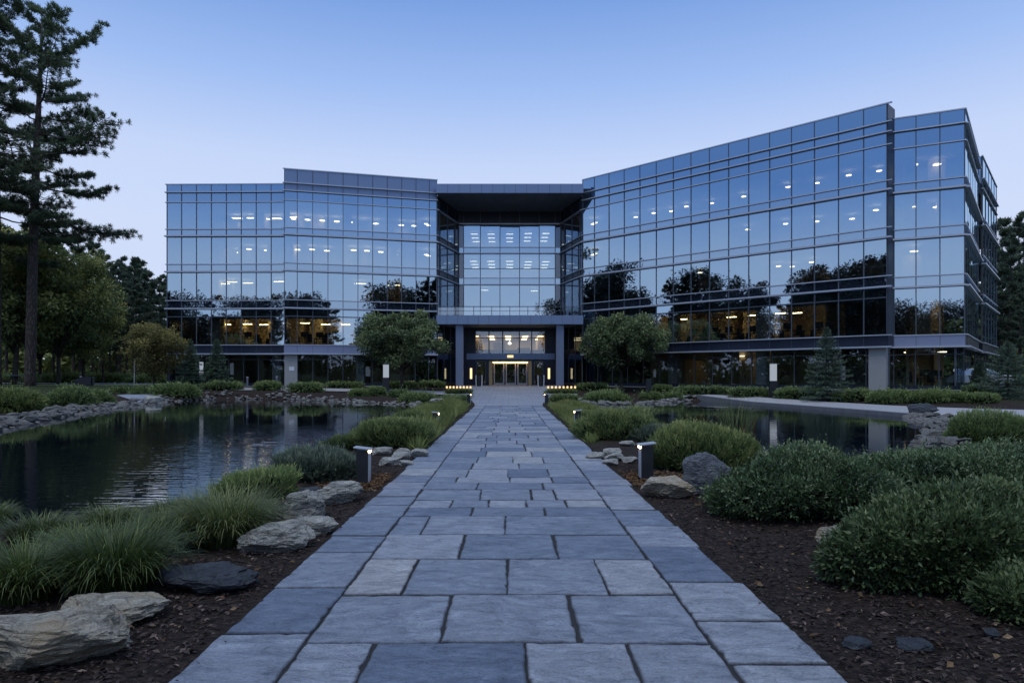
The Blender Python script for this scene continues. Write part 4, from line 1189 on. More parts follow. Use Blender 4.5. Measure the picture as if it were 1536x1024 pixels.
# ------------------------------------------------------------------ paving, kerb, road
KL = [P(1000,603,WZ), P(1040,600.5,WZ), P(1100,604.5,WZ), P(1200,612.5,WZ), P(1300,620.5,WZ), P(1378,627.5,WZ), (17.6,25.6), (24,22.5)]
KB = [(11.3,49.0), (13.6,47.2), (15.5,44.5), (18.0,39.6), (20.2,36.0), (22.4,32.6), (25,30.5), (30,28.5)]
KLo = [(x-.0, y) for x, y in KL]
strip('side_walkway', KLo, KB, .05, M['walk_paving'], 80, 10)
def kerb(pl, name, zt_off, zb, w=.28):
    mb = MB()
    for a, b in zip(pl[:-1], pl[1:]):
        a = Vector((*a, 0)); b = Vector((*b, 0)); d = (b-a); n = Vector((-d.y, d.x, 0)).normalized()*w
        k = max(1, int(d.length/1.5))
        for i in range(k):
            p = a.lerp(b, i/k); q = a.lerp(b, (i+1)/k-.012/d.length)
            za = float(base_z(p.x, p.y))+zt_off; zb_ = float(base_z(q.x, q.y))+zt_off
            V = [(p.x,p.y,zb),(q.x,q.y,zb),(q.x+n.x,q.y+n.y,zb),(p.x+n.x,p.y+n.y,zb),(p.x,p.y,za),(q.x,q.y,zb_),(q.x+n.x,q.y+n.y,zb_),(p.x+n.x,p.y+n.y,za)]
            mb.add(V, ((0,3,2,1),(4,5,6,7),(0,1,5,4),(1,2,6,5),(2,3,7,6),(3,0,4,7)))
    return tag(mb.build(name, plain('kerb_stone', (.15,.15,.158), .85, 0, .35, 3, .5), None, False, .015), kind='structure')
kerb([(x, y) for x, y in KL[1:6]], 'kerb', .075, -.6)
strip('side_walkway', [(-25,52.2),(-18,52.5),(-11,51.6),(-6.6,49.6),(-2.9,49.8)], [(-25,55.6),(-18,55.6),(-11,55.0),(-6,53.6),(-3.1,53)], .05, M['walk_paving'], 50, 6)
strip('path_gravel', [(-22,40.6),(-23.3,45),(-23.8,49)], [(-27,47.0),(-26,49.5),(-25,52)], .035, M['plaza_paving'], 20, 4)
strip('road', [(-120,88),(-60,78),(-34,70),(-24,68)], [(-120,93),(-60,83),(-34,74.2),(-24,72)], .06, plain('pale_road', (.30,.31,.33), .7, 0, .1, 1), 50, 4)
strip('lawn_strip', [(-120,70),(-60,66),(-34,62),(-24,61)], [(-120,86),(-60,76),(-34,68.5),(-24,66.6)], .03, plain('lawn_strip', (.10,.125,.035), .95, 0, .25, 3), 50, 4)
strip('side_walkway', [(26,32.5),(34,36),(50,44)], [(28,29.5),(36,31.5),(52,38)], .06, M['walk_paving'], 30, 4)

# ------------------------------------------------------------------ shrubs
SH = [
 # centre x, base y, width, height (photo pixels), kind, material, depth ratio, name, label, category, group
 (12,620,104,42,'leafy','leaf_olive',.8,'shrub','yellowish green rounded shrub at the left edge of the photo by the pine trunk','shrub',None),
 (102,613,84,38,'leafy','leaf_hedge',.8,'shrub','broad dark green shrub on the far left bank, right of the tall pine trunk','shrub',None),
 (147,609,44,30,'leafy','leaf_hedge',.9,'shrub','smaller green shrub on the left bank, touching the broad shrub','shrub',None),
 (264,598,74,27,'leafy','leaf_hedge',.7,'shrub','rounded green shrub in front of the yellowish small tree on the far pond bank','shrub',None),
 (184,590,42,12,'leafy','leaf_hedge',.7,'shrub','low dark shrub on the mulch behind the far left bank, left one of two','shrub',None),
 (214,592,40,14,'leafy','leaf_hedge',.7,'shrub','low dark shrub on the mulch, just left of the yellowish tree','shrub',None),
 (334,586,66,17,'clipped','leaf_hedge',.6,'clipped_shrub','clipped oblong shrub before the far left wing, leftmost in a row of three','shrub',None),
 (402,586,46,17,'clipped','leaf_hedge',.7,'clipped_shrub','clipped round shrub in front of the left wing, middle of the row of three','shrub',None),
 (459,589,58,19,'clipped','leaf_hedge',.7,'clipped_shrub','clipped oblong shrub in front of the corner column, right end of the row of three','shrub',None),
 (516,582,62,12,'clipped','leaf_hedge',.5,'hedge','long low hedge under the left wing, left of the lit sign pillar','hedge',None),
 (603,582,50,12,'clipped','leaf_hedge',.5,'hedge','low hedge behind the trunk of the round tree left of the entrance','hedge',None),
 (648,581,44,12,'clipped','leaf_hedge',.6,'hedge','low hedge between the round left tree and the left entrance pier','hedge',None),
 (538,595,30,14,'clipped','leaf_hedge',.9,'clipped_shrub','small clipped ball shrub left of the round left tree','shrub',None),
 (563,594,32,17,'clipped','leaf_hedge',.9,'clipped_shrub','tall clipped ball shrub in front of the left sign pillar','shrub',None),
 (598,596,38,14,'leafy','leaf_hedge',.8,'shrub','low green shrub right in front of the round left tree trunk','shrub',None),
 (628,604,58,20,'leafy','leaf_hedge',.8,'shrub','dome shaped green shrub on the far end of the left pond','shrub',None),
 (681,603,52,13,'clipped','leaf_hedge',.7,'clipped_hedge','clipped low hedge left of the path beside the farthest left bollard','hedge',None),
 (846,602,44,13,'clipped','leaf_hedge',.7,'clipped_hedge','clipped low hedge right of the path beside the farthest right bollard','hedge',None),
 (912,604,72,22,'leafy','leaf_hedge',.7,'shrub','wide green shrub in front of the round right tree','shrub',None),
 (978,600,36,15,'leafy','leaf_hedge',.8,'shrub','green shrub above the stones of the right pond, left one of a pair','shrub',None),
 (1009,600,33,14,'leafy','leaf_hedge',.8,'shrub','green shrub above the stones of the right pond, right one of a pair','shrub',None),
 (889,586,58,14,'clipped','leaf_hedge',.5,'hedge','dark hedge behind the round right tree trunk','hedge',None),
 (993,588,34,13,'clipped','leaf_hedge',.6,'hedge','low hedge in front of the right wing beside the black post','hedge',None),
 (1054,593,96,17,'clipped','leaf_hedge',.35,'hedge','long hedge along the right walkway, left of the lit sign pillar','hedge',None),
 (1124,597,64,20,'clipped','leaf_hedge',.5,'hedge','hedge along the right walkway just in front of the lit sign pillar','hedge',None),
 (1199,599,78,22,'clipped','leaf_hedge',.5,'hedge','hedge along the right walkway at the left of the blue green spruce','hedge',None),
 (1280,604,62,25,'clipped','leaf_hedge',.6,'hedge','hedge along the right walkway at the right of the blue green spruce','hedge',None),
 (1338,606,82,26,'leafy','leaf_hedge',.5,'hedge','loose hedge under the right corner column of the angled wing','hedge',None),
 (1402,606,82,26,'leafy','leaf_hedge',.5,'hedge','loose hedge in front of the end block ground floor glass','hedge',None),
 (1442,605,50,20,'leafy','leaf_hedge',.6,'hedge','small hedge piece in front of the end block corner','hedge',None),
 (1475,606,46,20,'clipped','leaf_hedge',.7,'hedge','rightmost end of the hedge row by the right walkway','hedge',None),
 (1466,590,44,16,'leafy','leaf_shrub',.7,'shrub','dark shrub behind the hedge row in front of the white car','shrub',None),
 (1484,667,160,57,'juniper','leaf_hedge',.6,'juniper','large dark green juniper on the far bank of the right pond at the right edge','shrub',None),
 (924,660,132,56,'juniper','leaf_juniper',.8,'juniper','yellow green juniper mound beside the second right bollard','shrub',None),
 (965,640,90,34,'juniper','leaf_juniper',.7,'juniper','yellow green juniper mound farther back along the right pond bank','shrub',None),
 (982,664,74,36,'juniper','leaf_blue',.8,'juniper','grey green juniper between the two yellow green mounds on the right','shrub',None),
 (1052,709,182,84,'juniper','leaf_juniper',.75,'juniper','big yellow green juniper dome behind the nearest right bollard and grey boulder','shrub',None),
 (1205,788,290,128,'leafy','leaf_shrub',.8,'shrub','large dark leafy shrub right of the grey boulder','shrub',None),
 (1432,770,500,112,'leafy','leaf_shrub',.55,'shrub','long low leafy shrub running to the right edge behind the foreground shrub','shrub',None),
 (1440,910,372,194,'leafy','leaf_shrub_light',.75,'shrub','largest leafy foreground shrub at the right edge over the bark mulch','shrub',None),
 (1540,942,150,105,'leafy','leaf_shrub_light',.9,'shrub','small leafy shrub cut by the lower right edge of the photo','shrub',None),
 (470,726,140,64,'juniper','leaf_blue',.75,'juniper','silvery blue green juniper beside the nearest left bollard','shrub',None),
 (385,752,150,62,'juniper','leaf_hedge',.7,'juniper','deep green juniper between the silvery one and the foreground grasses','shrub',None),
 (588,673,134,58,'juniper','leaf_juniper',.8,'juniper','green juniper along the left path edge near the white triangular rock','shrub',None),
 (616,642,70,30,'juniper','leaf_juniper',.8,'juniper','green juniper mound in the long grass left of the second left bollard','shrub',None),
 (905,632,70,22,'juniper','leaf_juniper',.8,'juniper','low juniper mound in the long grass behind the second right bollard','shrub',None),
 (530,676,96,32,'juniper','leaf_juniper',.8,'juniper','low green juniper at the left pond edge behind the silvery one','shrub',None),
]
SHRUB_MATS = {}
for i, (cx, pb, w_, h_, kind, mt, dr, nm, lab, cat, grp) in enumerate(SH):
    x, y = G(cx, pb)
    Wm = w_*y/F; D = Wm*dr
    # top edge of the silhouette sits about a third of the depth behind the front
    yc = y + D*.44
    Hm = h_*(y + D*.30)/F*.97
    zt = CH - (pb-h_-CY)*(y+D*.40)/F
    xc = x*yc/y; zg = gz(xc, yc)
    Hm = max(.2, zt - zg)
    px_area = w_*h_
    if kind == 'leafy': leaf = {True: .052, False: max(.06, .0032*y)}[y < 9]
    elif kind == 'clipped': leaf = max(.06, .0026*y)
    else: leaf = max(.055, .0034*y)
    n = int(np.clip(px_area*(.135 if y < 9 else .5), 450, 8600))
    spr = leaf*{'leafy': 1.9, 'clipped': 1.0, 'juniper': 2.4}[kind]
    Hm = max(.16, (Hm-spr)/1.10)
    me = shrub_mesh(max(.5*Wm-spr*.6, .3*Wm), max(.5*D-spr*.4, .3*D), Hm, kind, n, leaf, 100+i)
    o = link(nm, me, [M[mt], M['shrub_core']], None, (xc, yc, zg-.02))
    tag(o, lab, cat, grp)

# ------------------------------------------------------------------ grasses
GR = [(40,918,175,112,'grass_blade','dark green fountain grass clump at the left edge behind the big tan rock'),
      (172,912,240,134,'grass_blade','largest fountain grass clump in the left foreground, above the dark slate'),
      (338,830,215,104,'grass_pale','pale fountain grass clump left of the pointed grey rock'),
      (250,838,150,74,'grass_blade','fountain grass clump filling the gap between the two biggest clumps'),
      (60,826,170,64,'grass_pale','pale grass clump at the left edge on the pond bank'),
      (165,806,170,50,'grass_pale','pale grass clump on the pond bank behind the largest clump'),
      (265,790,150,46,'grass_pale','pale grass clump on the pond bank left of the green juniper'),
      (378,792,110,50,'grass_pale','small pale grass clump in front of the deep green juniper'),
      (-30,800,160,48,'grass_blade','grass clump cut by the left edge of the photo near the water'),
      (110,848,130,70,'grass_blade','grass clump just behind the leftmost dark clump')]
for i, (cx, pb, w_, h_, mt, lab) in enumerate(GR):
    x, y = G(cx, pb); Wm = w_*y/F; yc = y + Wm*.33
    zt = CH - (pb-h_-CY)*(yc)/F; xc = x*yc/y; zg = gz(xc, yc); H = max(.3, zt-zg)
    me = grass_mesh(1700 if i < 4 else 1150, Wm*.5, H*(.98 if i < 4 else .86), 300+i, .0100 if y < 6 else .011, 1.05, 6)
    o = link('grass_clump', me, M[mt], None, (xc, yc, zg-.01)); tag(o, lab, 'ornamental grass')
# reeds by the right pond
x, y = G(1090, 655); me = grass_mesh(160, .6, 1.15, 340, .012, .35, 5, .5)
tag(link('reed_clump', me, M['grass_pale'], None, (3.9+1.2, 15.3, gz(5.1,15.3)-.02)), 'tall pale reeds at the edge of the right pond behind the big juniper dome', 'reeds')
# long grass on both verges beside the path (one uncountable sward each)
def sward(poly, n, h, seed, name):
    r = np.random.default_rng(seed); P_ = np.array(poly); lo, hi = P_.min(0), P_.max(0)
    pts = r.uniform(lo, hi, (n*3, 2)); d = sdist(poly, pts[:,0], pts[:,1]); pts = pts[d > 0][:n]
    n = len(pts); z = ground_z(pts[:,0], pts[:,1])
    ok = np.minimum(sdist(POND_L, pts[:,0], pts[:,1])*-1, sdist(POND_R, pts[:,0], pts[:,1])*-1) > .05
    pts = pts[ok]; z = z[ok]; n = len(pts)
    c = np.stack([pts[:,0], pts[:,1], z-.01], 1)
    d = unit(r.normal(size=(n,3))*.35 + np.array([0,0,1.0]))
    pn = .5+.5*np.sin(pts[:,0]*2.1+pts[:,1]*1.3)*np.sin(pts[:,1]*.8-pts[:,0]*1.9)
    V, Fc = leaves(r, c, d, h*(.45+.75*pn)*r.uniform(.5, 1.3, n), .028*r.uniform(.7,1.4,n), .1)
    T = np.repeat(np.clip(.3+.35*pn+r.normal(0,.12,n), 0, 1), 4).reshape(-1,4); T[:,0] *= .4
    return tag(link(name, np_mesh(name, V, Fc, None, {'tone': T.ravel()}), M['lawn_blade']), 'long grass growing beside the path', 'grass', None, 'stuff')
tag(sward(LAWN_L, 26000, .42, 41, 'verge_grass'), 'long yellow green grass on the verge left of the path')
tag(sward(LAWN_R, 26000, .30, 42, 'verge_grass'), 'long yellow green grass on the verge right of the path')

# ------------------------------------------------------------------ mulch chips and dry leaves
def scatter(n, xr, yr, size, seed, name, mat, z0=.004, aspect=.4, tilt=.45, cond=None, curl=.25, near=True, xmin=1.84):
    r = np.random.default_rng(seed)
    y = yr[0] + (yr[1]-yr[0])*r.random(n)**(1.9 if near else 1); x = r.uniform(xr[0], xr[1], n)
    x = np.where(r.random(n) < .5, x, x)
    ok = np.abs(x) > xmin + .04*r.random(n)
    ok &= (sdist(POND_L, x, y) < -.25) & (sdist(POND_R, x, y) < -.25)
    if cond is not None: ok &= cond(x, y, r)
    x, y = x[ok], y[ok]; n = len(x)
    c = np.stack([x, y, ground_z(x, y)+z0+r.random(n)*.012], 1)
    a = r.uniform(0, 6.28, n); d = unit(np.stack([np.cos(a), np.sin(a), r.normal(0, tilt*.4, n)], 1))
    nr = unit(np.stack([r.normal(0, tilt, n), r.normal(0, tilt, n), np.ones(n)], 1))
    L = size*r.uniform(.5, 1.7, n)
    V, Fc = leaves(r, c - d*L[:, None]*.5, d, L, L*aspect*r.uniform(.6, 1.5, n), curl, nr)
    return link(name, np_mesh(name, V, Fc, None, {'tone': np.repeat(np.clip(r.normal(.45, .25, n), 0, 1), 4)}), M[mat])
tag(scatter(60000, (-6, 7), (2.3, 13), .040, 51, 'bark_mulch', 'chips'), 'dark brown bark chips covering the planting beds', 'mulch', None, 'stuff')
tag(scatter(16000, (-5, 7), (2.3, 6), .022, 52, 'bark_mulch', 'chips', .008, .3, .6), 'small splinters of bark among the mulch beside the path', 'mulch', None, 'stuff')
tag(scatter(2200, (-5, 7), (2.3, 12), .042, 53, 'leaf_litter', 'litter', .016, .5, .5), 'dry tan leaves scattered over the bark mulch', 'leaf litter', None, 'stuff')
tag(scatter(5200, (-1.86, 1.86), (2.3, 16), .022, 58, 'bark_mulch', 'chips', .036, .4, .35, lambda x, y, r: (np.abs(x) > 1.84 - .22*r.random(len(x))**2.5), .2, True, 1.5), 'stray bark chips spilled onto the path edges', 'mulch', None, 'stuff')
bl = lambda cx, cy: (lambda x, y, r: np.hypot(x-cx, y-cy) < .85*np.sqrt(r.random(len(x)))+.1)
for k, (bx_, by_) in enumerate(((-2.05, 10.4), (2.1, 10.6))):  # orange litter discs put the bollards' warm light pools into colour
    tag(scatter(9000, (bx_-1.1, bx_+1.1), (by_-1.1, by_+1.1), .05, 54+k, 'leaf_litter', 'litter', .014, .35, .5, bl(bx_, by_), .25, False), 'orange brown dry leaves standing in for the lamp glow around the nearest %s bollard' % ('left', 'right')[k], 'leaf litter', None, 'stuff')

# ------------------------------------------------------------------ rocks
RK = [(168,945,140,48,'stone_tan',1,.8,.2,'tan flat topped boulder behind the biggest foreground boulder at left',9),
      (98,1010,222,88,'stone_tan',2,.65,.1,'biggest grey and tan boulder in the lower left corner',10),
      (318,890,126,40,'stone_slate',3,.7,-.2,'flat dark blue slate slab beside the largest grass clump',6),
      (412,831,98,44,'stone_grey',4,.75,.4,'pointed grey boulder at the foot of the pale grass clump',10),
      (458,782,62,40,'stone_grey',5,.8,.8,'rounded streaked grey boulder left of the path',9),
      (472,806,70,24,'stone_grey',6,.8,.3,'flat streaked grey rock touching the rounded boulder left of the path',7),
      (507,757,72,27,'stone_grey',7,.7,.5,'long low grey rock left of the path near the bollard base',9),
      (468,750,36,16,'stone_slate',8,.8,.2,'small dark rock behind the long low grey rock left of the path',8),
      (530,737,24,9,'stone_pale',9,.8,.2,'little pale stone at the foot of the nearest left bollard',8),
      (575,682,34,12,'stone_grey',10,.7,.6,'grey rock behind the group of flat pale stones left of the path',8),
      (582,699,28,13,'stone_pale',11,.8,.2,'pale flat stone left of the path, lower left of its group',8),
      (606,681,24,9,'stone_pale',12,.8,.2,'pale flat stone left of the path, farthest of its group',8),
      (600,693,34,12,'stone_pale',13,.8,.5,'pale flat stone left of the path, middle of its group',8),
      (627,688,26,13,'stone_pale',14,.8,.1,'pale flat stone touching the left path edge, right one of its group',8),
      (610,700,26,10,'stone_pale',15,.8,.9,'pale flat stone left of the path, nearest of its group',8),
      (632,661,17,16,'stone_pale',16,.7,.3,'white triangular rock left of the path beyond the flat stones',7),
      (1058,745,66,64,'stone_blue',17,.85,.5,'upright grey boulder between the juniper dome and the large leafy shrub',8),
      (1003,749,74,28,'stone_tan',18,.7,.1,'low pale rock right of the path below the nearest right bollard',11),
      (1250,828,46,32,'stone_tan',19,.8,.4,'half hidden tan rock at the foot of the largest leafy shrub',9),
      (1372,980,62,13,'stone_slate',20,.8,.5,'flat dark slate piece on the mulch in the lower right',5),
      (1283,976,46,10,'stone_slate',21,.8,.7,'small dark stone on the mulch left of the flat slate piece',8),
      (1490,960,26,8,'stone_slate',22,.8,.7,'small dark stone in the mulch at the lower right edge',8),
      (893,690,26,10,'stone_pale',23,.8,.1,'pale flat stone touching the right path edge, left one of its group',8),
      (918,682,26,9,'stone_pale',24,.8,.4,'pale flat stone right of the path, farthest of its group',8),
      (922,691,28,10,'stone_pale',25,.8,.2,'pale flat stone right of the path, middle of its group',8),
      (944,694,24,9,'stone_pale',26,.8,.6,'pale flat stone right of the path, right one of its group',8),
      (916,698,28,9,'stone_pale',27,.8,.9,'pale flat stone right of the path, nearest of its group',8),
      (942,669,24,7,'stone_grey',28,.8,.2,'grey flat stone on the mulch under the second right bollard juniper',8),
      (877,642,14,17,'stone_grey',29,.8,.2,'upright grey rock right behind the second right bollard',8),
      (1385,622,40,13,'stone_slate',30,.8,.3,'dark rugged rock heap at the end of the right kerb',12),
      (880,603,22,7,'stone_grey',31,.8,.3,'grey rock at the near corner of the right pond, left end',8),
      (655,605,20,7,'stone_grey',32,.8,.3,'grey rock beside the dome shaped shrub at the end of the left pond',8),
      (230,605,26,10,'stone_pale',33,.8,.3,'pale jagged rock jutting from the far left pond bank',7),
      ]
for (cx, pb, w_, h_, mt, sd, dp, rz, lab, cuts) in RK:
    place_rock(cx, pb, w_, h_, lab, mt, sd*7+1, dp, rz, 'boulder' if w_ > 40 else 'stone', None, cuts, .55 if mt == 'stone_slate' else .62)

# stones lining the far banks
EST = [rock_mesh(900+k, 1.15, .72, .36, 11, 3, .06, .55) for k in range(8)]
for m_ in EST: m_.materials.append(M['stone_edge'])
STN = []
def line_stones(poly_pts, n_per_m, size, rows, label, group, seed, side):
    rnd = random.Random(seed)
    for a, b in zip(poly_pts[:-1], poly_pts[1:]):
        L = math.dist(a, b); k = max(1, int(L*n_per_m))
        for i in range(k):
            for rw in range(rows):
                t = (i+rnd.random())/k; x = a[0]+(b[0]-a[0])*t; y = a[1]+(b[1]-a[1])*t
                nx_, ny_ = -(b[1]-a[1])/L*side, (b[0]-a[0])/L*side
                off = -.12+rw*size*.62+rnd.uniform(-.12,.12); x += nx_*off; y += ny_*off
                s = size*rnd.uniform(.5, 1.3)
                zz = max(gz(x, y), WZ-.10)
                STN.append((s/y, rnd.randrange(8), (x, y, zz+.03*s+rw*.015), (s*.55, s*.55, s*rnd.uniform(.45, .9)), (rnd.uniform(-.3,.3), rnd.uniform(-.3,.3), rnd.uniform(0,6.28)), label, group))
EL = [P(-40,650,WZ), P(0,642,WZ), P(100,623,WZ), P(165,613,WZ), P(205,607.5,WZ), P(250,602.5,WZ)]
line_stones(EL, 2.0, .44, 4, 'grey angular stone lining the left bank of the left pond', 'stones along the left bank', 3, 1)
EL2 = [P(250,602.5,WZ), P(330,598.5,WZ), P(420,598.5,WZ), P(500,602,WZ), P(560,605,WZ), P(640,607.5,WZ)]
line_stones(EL2, 2.4, .34, 3, 'pale grey stone lining the far bank of the left pond', 'stones along the far bank', 4, 1)
ER = [P(872,605,WZ), P(905,606.5,WZ), P(960,607,WZ), P(1005,603,WZ), P(1040,600.5,WZ)]
line_stones(ER, 2.6, .48, 2, 'grey stone lining the near corner of the right pond', 'stones along the right pond corner', 5, 1)
ER2 = [P(1360,626,WZ), P(1392,636,WZ), P(1402,650,WZ), P(1385,668,WZ), (9.6,15.6)]
line_stones(ER2, 3.0, .42, 4, 'dark grey stone in the pile on the right end of the right pond', 'stones piled by the right pond', 6, 1)

STN.sort(key=lambda q: -q[0])
for (_, k, lo, scl, ro, lab, grp) in STN[:290]:
    o = bpy.data.objects.new('edging_stone', EST[k]); COL.objects.link(o)
    o.location = lo; o.scale = scl; o.rotation_euler = ro; tag(o, lab, 'stone', grp)
bm = bmesh.new()
for (_, k, lo, scl, ro, lab, grp) in STN[290:]:
    t_ = EST[k].copy(); t_.transform(Matrix.LocRotScale(Vector(lo), __import__('mathutils').Euler(ro), Vector(scl))); bm.from_mesh(t_); bpy.data.meshes.remove(t_)
me = bpy.data.meshes.new('edging_stones'); bm.to_mesh(me); bm.free()
tag(link('edging_stone', me, M['stone_edge']), 'small far stones lining the pond banks', 'stone', None, 'stuff')
# ------------------------------------------------------------------ trees
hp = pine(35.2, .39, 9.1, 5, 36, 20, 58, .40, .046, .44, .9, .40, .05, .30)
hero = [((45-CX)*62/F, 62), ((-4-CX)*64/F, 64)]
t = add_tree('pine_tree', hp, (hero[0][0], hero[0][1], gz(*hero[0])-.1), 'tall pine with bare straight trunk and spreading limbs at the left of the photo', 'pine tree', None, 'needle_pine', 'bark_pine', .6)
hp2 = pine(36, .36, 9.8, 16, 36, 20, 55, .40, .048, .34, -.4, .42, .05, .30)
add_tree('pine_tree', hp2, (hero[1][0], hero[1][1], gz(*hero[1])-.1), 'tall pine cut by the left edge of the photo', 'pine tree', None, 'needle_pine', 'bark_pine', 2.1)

def tree_at(px, pb, top, wpx, Y=None):
    if Y is None: x, Y = G(px, pb)
    else: x = (px-CX)*Y/F
    z = gz(x, Y); H = CH + (CY-top)*Y/F - z; return x, Y, z, H, wpx*Y/F
def put_broad(px, pb, top, w_, low, label, leafm, seed, Y=None, n=75, per=120, leaf=.14, nm='round_tree', cat='tree', group=None, flat=1.0, lump=.16):
    x, Y, z, H, W = tree_at(px, pb, top, w_, Y)
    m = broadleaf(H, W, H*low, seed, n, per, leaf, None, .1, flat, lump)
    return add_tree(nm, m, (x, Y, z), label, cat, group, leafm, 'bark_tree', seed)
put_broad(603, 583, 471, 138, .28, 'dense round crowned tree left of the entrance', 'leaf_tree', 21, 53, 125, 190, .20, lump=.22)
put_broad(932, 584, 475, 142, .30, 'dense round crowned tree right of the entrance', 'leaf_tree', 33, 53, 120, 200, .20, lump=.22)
put_broad(232, 589, 487, 90, .20, 'small yellowish tree on the far bank left of the building', 'leaf_yellow', 23, 51, 85, 120, .16, 'small_tree')
def put_spruce(px, pb, top, w_, label, seed, Y, nm='spruce_tree', dens=1.0, group=None):
    x, Y, z, H, W = tree_at(px, pb, top, w_, Y)
    m = spruce(H, W, seed, 17, max(.10, .0022*Y), max(.022, .0006*Y), dens)
    return add_tree(nm, m, (x, Y, z), label, 'spruce tree', group, 'needle_spruce', 'bark_tree', seed)
put_spruce(1240, 598, 489, 80, 'blue green spruce standing in the hedge row before the right wing', 31, 40)
put_spruce(285, 586, 508, 48, 'young conifer between the yellowish tree and the far left wing', 32, 54)
put_spruce(325, 580, 508, 44, 'thin young conifer in front of the far left wing', 33, 55.5)
put_spruce(1512, 596, 512, 92, 'spruce at the right edge beside the end block', 34, 38)
put_spruce(1470, 588, 545, 40, 'small dark conifer in front of the rear block at right', 35, 46)

# forest: a few models, copied
BF = [broadleaf(15, 11, 3.2, 61+k, 95, 190, .38, .24) for k in range(3)]
PF = [pine(20, .34, 4.6, 71+k, 30, 9, 24, .55, .10, .20, .2, .8, .05) for k in range(4)]
for m_ in BF: m_[0].materials.append(M['bark_tree']); m_[1].materials.append(M['leaf_forest'])
for m_ in PF: m_[0].materials.append(M['bark_pine']); m_[1].materials.append(M['needle_far'])
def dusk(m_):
    c = m_[1].copy(); c.materials.clear(); c.materials.append(M['crown_silhouette']); return (m_[0], c)  # repaints the crown near black for mirrored silhouettes
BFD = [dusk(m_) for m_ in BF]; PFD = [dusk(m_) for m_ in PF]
def forest(kind, k, x, y, H, label, group, rz, wx=1.0, cat=None, dk=False):
    src = (BFD if dk else BF)[k % 3] if kind == 'b' else (PFD if dk else PF)[k % 4]; s = H/(15 if kind == 'b' else 20)
    return add_tree('broadleaf_tree' if kind == 'b' else 'pine_tree', src, (x, y, gz(x, y)-.05), label, cat or ('tree' if kind == 'b' else 'pine tree'), group, rz=rz, sc=(s*wx, s*wx, s))
rf = random.Random(99)
def xat(px, Y): return (px-CX)*Y/F
# broadleaf trees at the front of the left wood
for (px, top, Y, k, lab) in ((88,372,74,0,'leafy tree with a forked trunk standing left of the tall pine'),(22,352,70,1,'big leafy olive green tree behind the tall pine at the left edge'),(125,430,80,2,'smaller leafy tree at the front of the wood right of the tall pine'),(-45,340,72,2,'leafy tree at the outer left edge of the wood'),(60,400,84,0,'leafy tree deep between the pine trunk and the forked tree')):
    x = xat(px, Y); H = CH+(CY-top)*Y/F-gz(x, Y); forest('b', k, x, Y, H, lab, None, rf.uniform(0,6), 1.0)
LW = 'pines in the dark wood left of the building'
for px, top, Y in ((150,372,95),(175,392,92),(200,388,100),(222,405,96),(240,412,104),(140,360,110),(165,405,88),(210,386,112),(110,352,100),(190,400,108),(232,418,90),(80,340,104),(40,330,100),(10,335,108),(155,420,84),(250,414,118),(270,425,112),(180,385,120),(120,372,122),(60,352,118),(-20,335,96),(205,425,86)):
    x = xat(px, Y); H = CH+(CY-top)*Y/F-.65; forest('p', int(px+Y), x, Y, H, 'dark pine in the wood left of the building', LW, rf.uniform(0,6), rf.uniform(.8,1.15))
RW_ = 'trees behind the building at the right edge'
for px, top, Y, kd in ((1502,325,84,'p'),(1530,318,90,'p'),(1555,330,80,'p'),(1488,392,95,'p'),(1515,350,78,'p'),(1545,380,72,'p'),(1580,320,88,'p'),(1498,405,82,'p'),(1530,430,70,'p'),(1510,380,92,'p')):
    x = xat(px, Y); H = CH+(CY-top)*Y/F-.65; forest(kd, int(px+Y), x, Y, H, 'dark %s behind the building at the right edge' % ('pine' if kd == 'p' else 'leafy tree'), RW_ if kd == 'p' else 'leafy trees behind the building at the right edge', rf.uniform(0,6), rf.uniform(.85,1.15))

# trees that stand behind the viewer and show as reflections in the glass
def mirrored(seg, px, top, D):
    """where a tree must stand so that the facade mirrors it towards the viewer"""
    d = Vector(((px-CX)/F, 1, 0)); n = seg.n
    s = (seg.A.dot(n))/(d.dot(n)); hit = d*s
    rd = (d - n*2*d.dot(n)).normalized(); pos = hit + rd*D
    slope = ((CY-top)/F)*hit.y/hit.length
    return pos.x, pos.y, CH + slope*(hit.length+D)
def mir(seg, lst, lab, grp):
    for (px, top, D, kd) in lst:
        x, y, zt = mirrored(seg, px, top, D)
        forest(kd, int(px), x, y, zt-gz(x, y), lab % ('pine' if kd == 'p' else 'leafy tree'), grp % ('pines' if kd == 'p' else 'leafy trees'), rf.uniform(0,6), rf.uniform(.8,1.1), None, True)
mir(sRW, [(882,430,116,'p'),(905,418,112,'b'),(926,398,118,'b'),(948,436,110,'b'),(1012,420,122,'p'),(1030,408,118,'p'),(1046,402,124,'b'),(1075,438,116,'p'),(1108,424,112,'b'),(1128,440,128,'b'),(1186,424,118,'p'),(1206,440,110,'b'),(1243,398,114,'b'),(1268,396,124,'b'),(1306,392,150,'p'),(1322,398,156,'b')], '%s standing left of the view, mirrored in the right wing', '%s mirrored in the right wing')
mir(sNL, [(440,434,180,'b'),(465,442,180,'b'),(490,452,185,'p'),(596,424,100,'b'),(622,436,110,'b'),(648,416,95,'p'),(610,440,120,'p')], '%s standing behind the view, mirrored in the near left wing', '%s mirrored in the near left wing')
mir(sFL, [(262,436,100,'p'),(276,440,96,'b'),(312,446,110,'p'),(371,450,105,'b'),(392,446,100,'b'),(415,462,110,'p'),(340,468,105,'b')], '%s standing behind the view, mirrored in the far left wing', '%s mirrored in the far left wing')
mir(sEB, [(1352,446,130,'b'),(1366,452,136,'p'),(1395,470,128,'b'),(1425,464,140,'p'),(1442,452,130,'b')], '%s standing behind the view, mirrored in the end block', '%s mirrored in the end block')

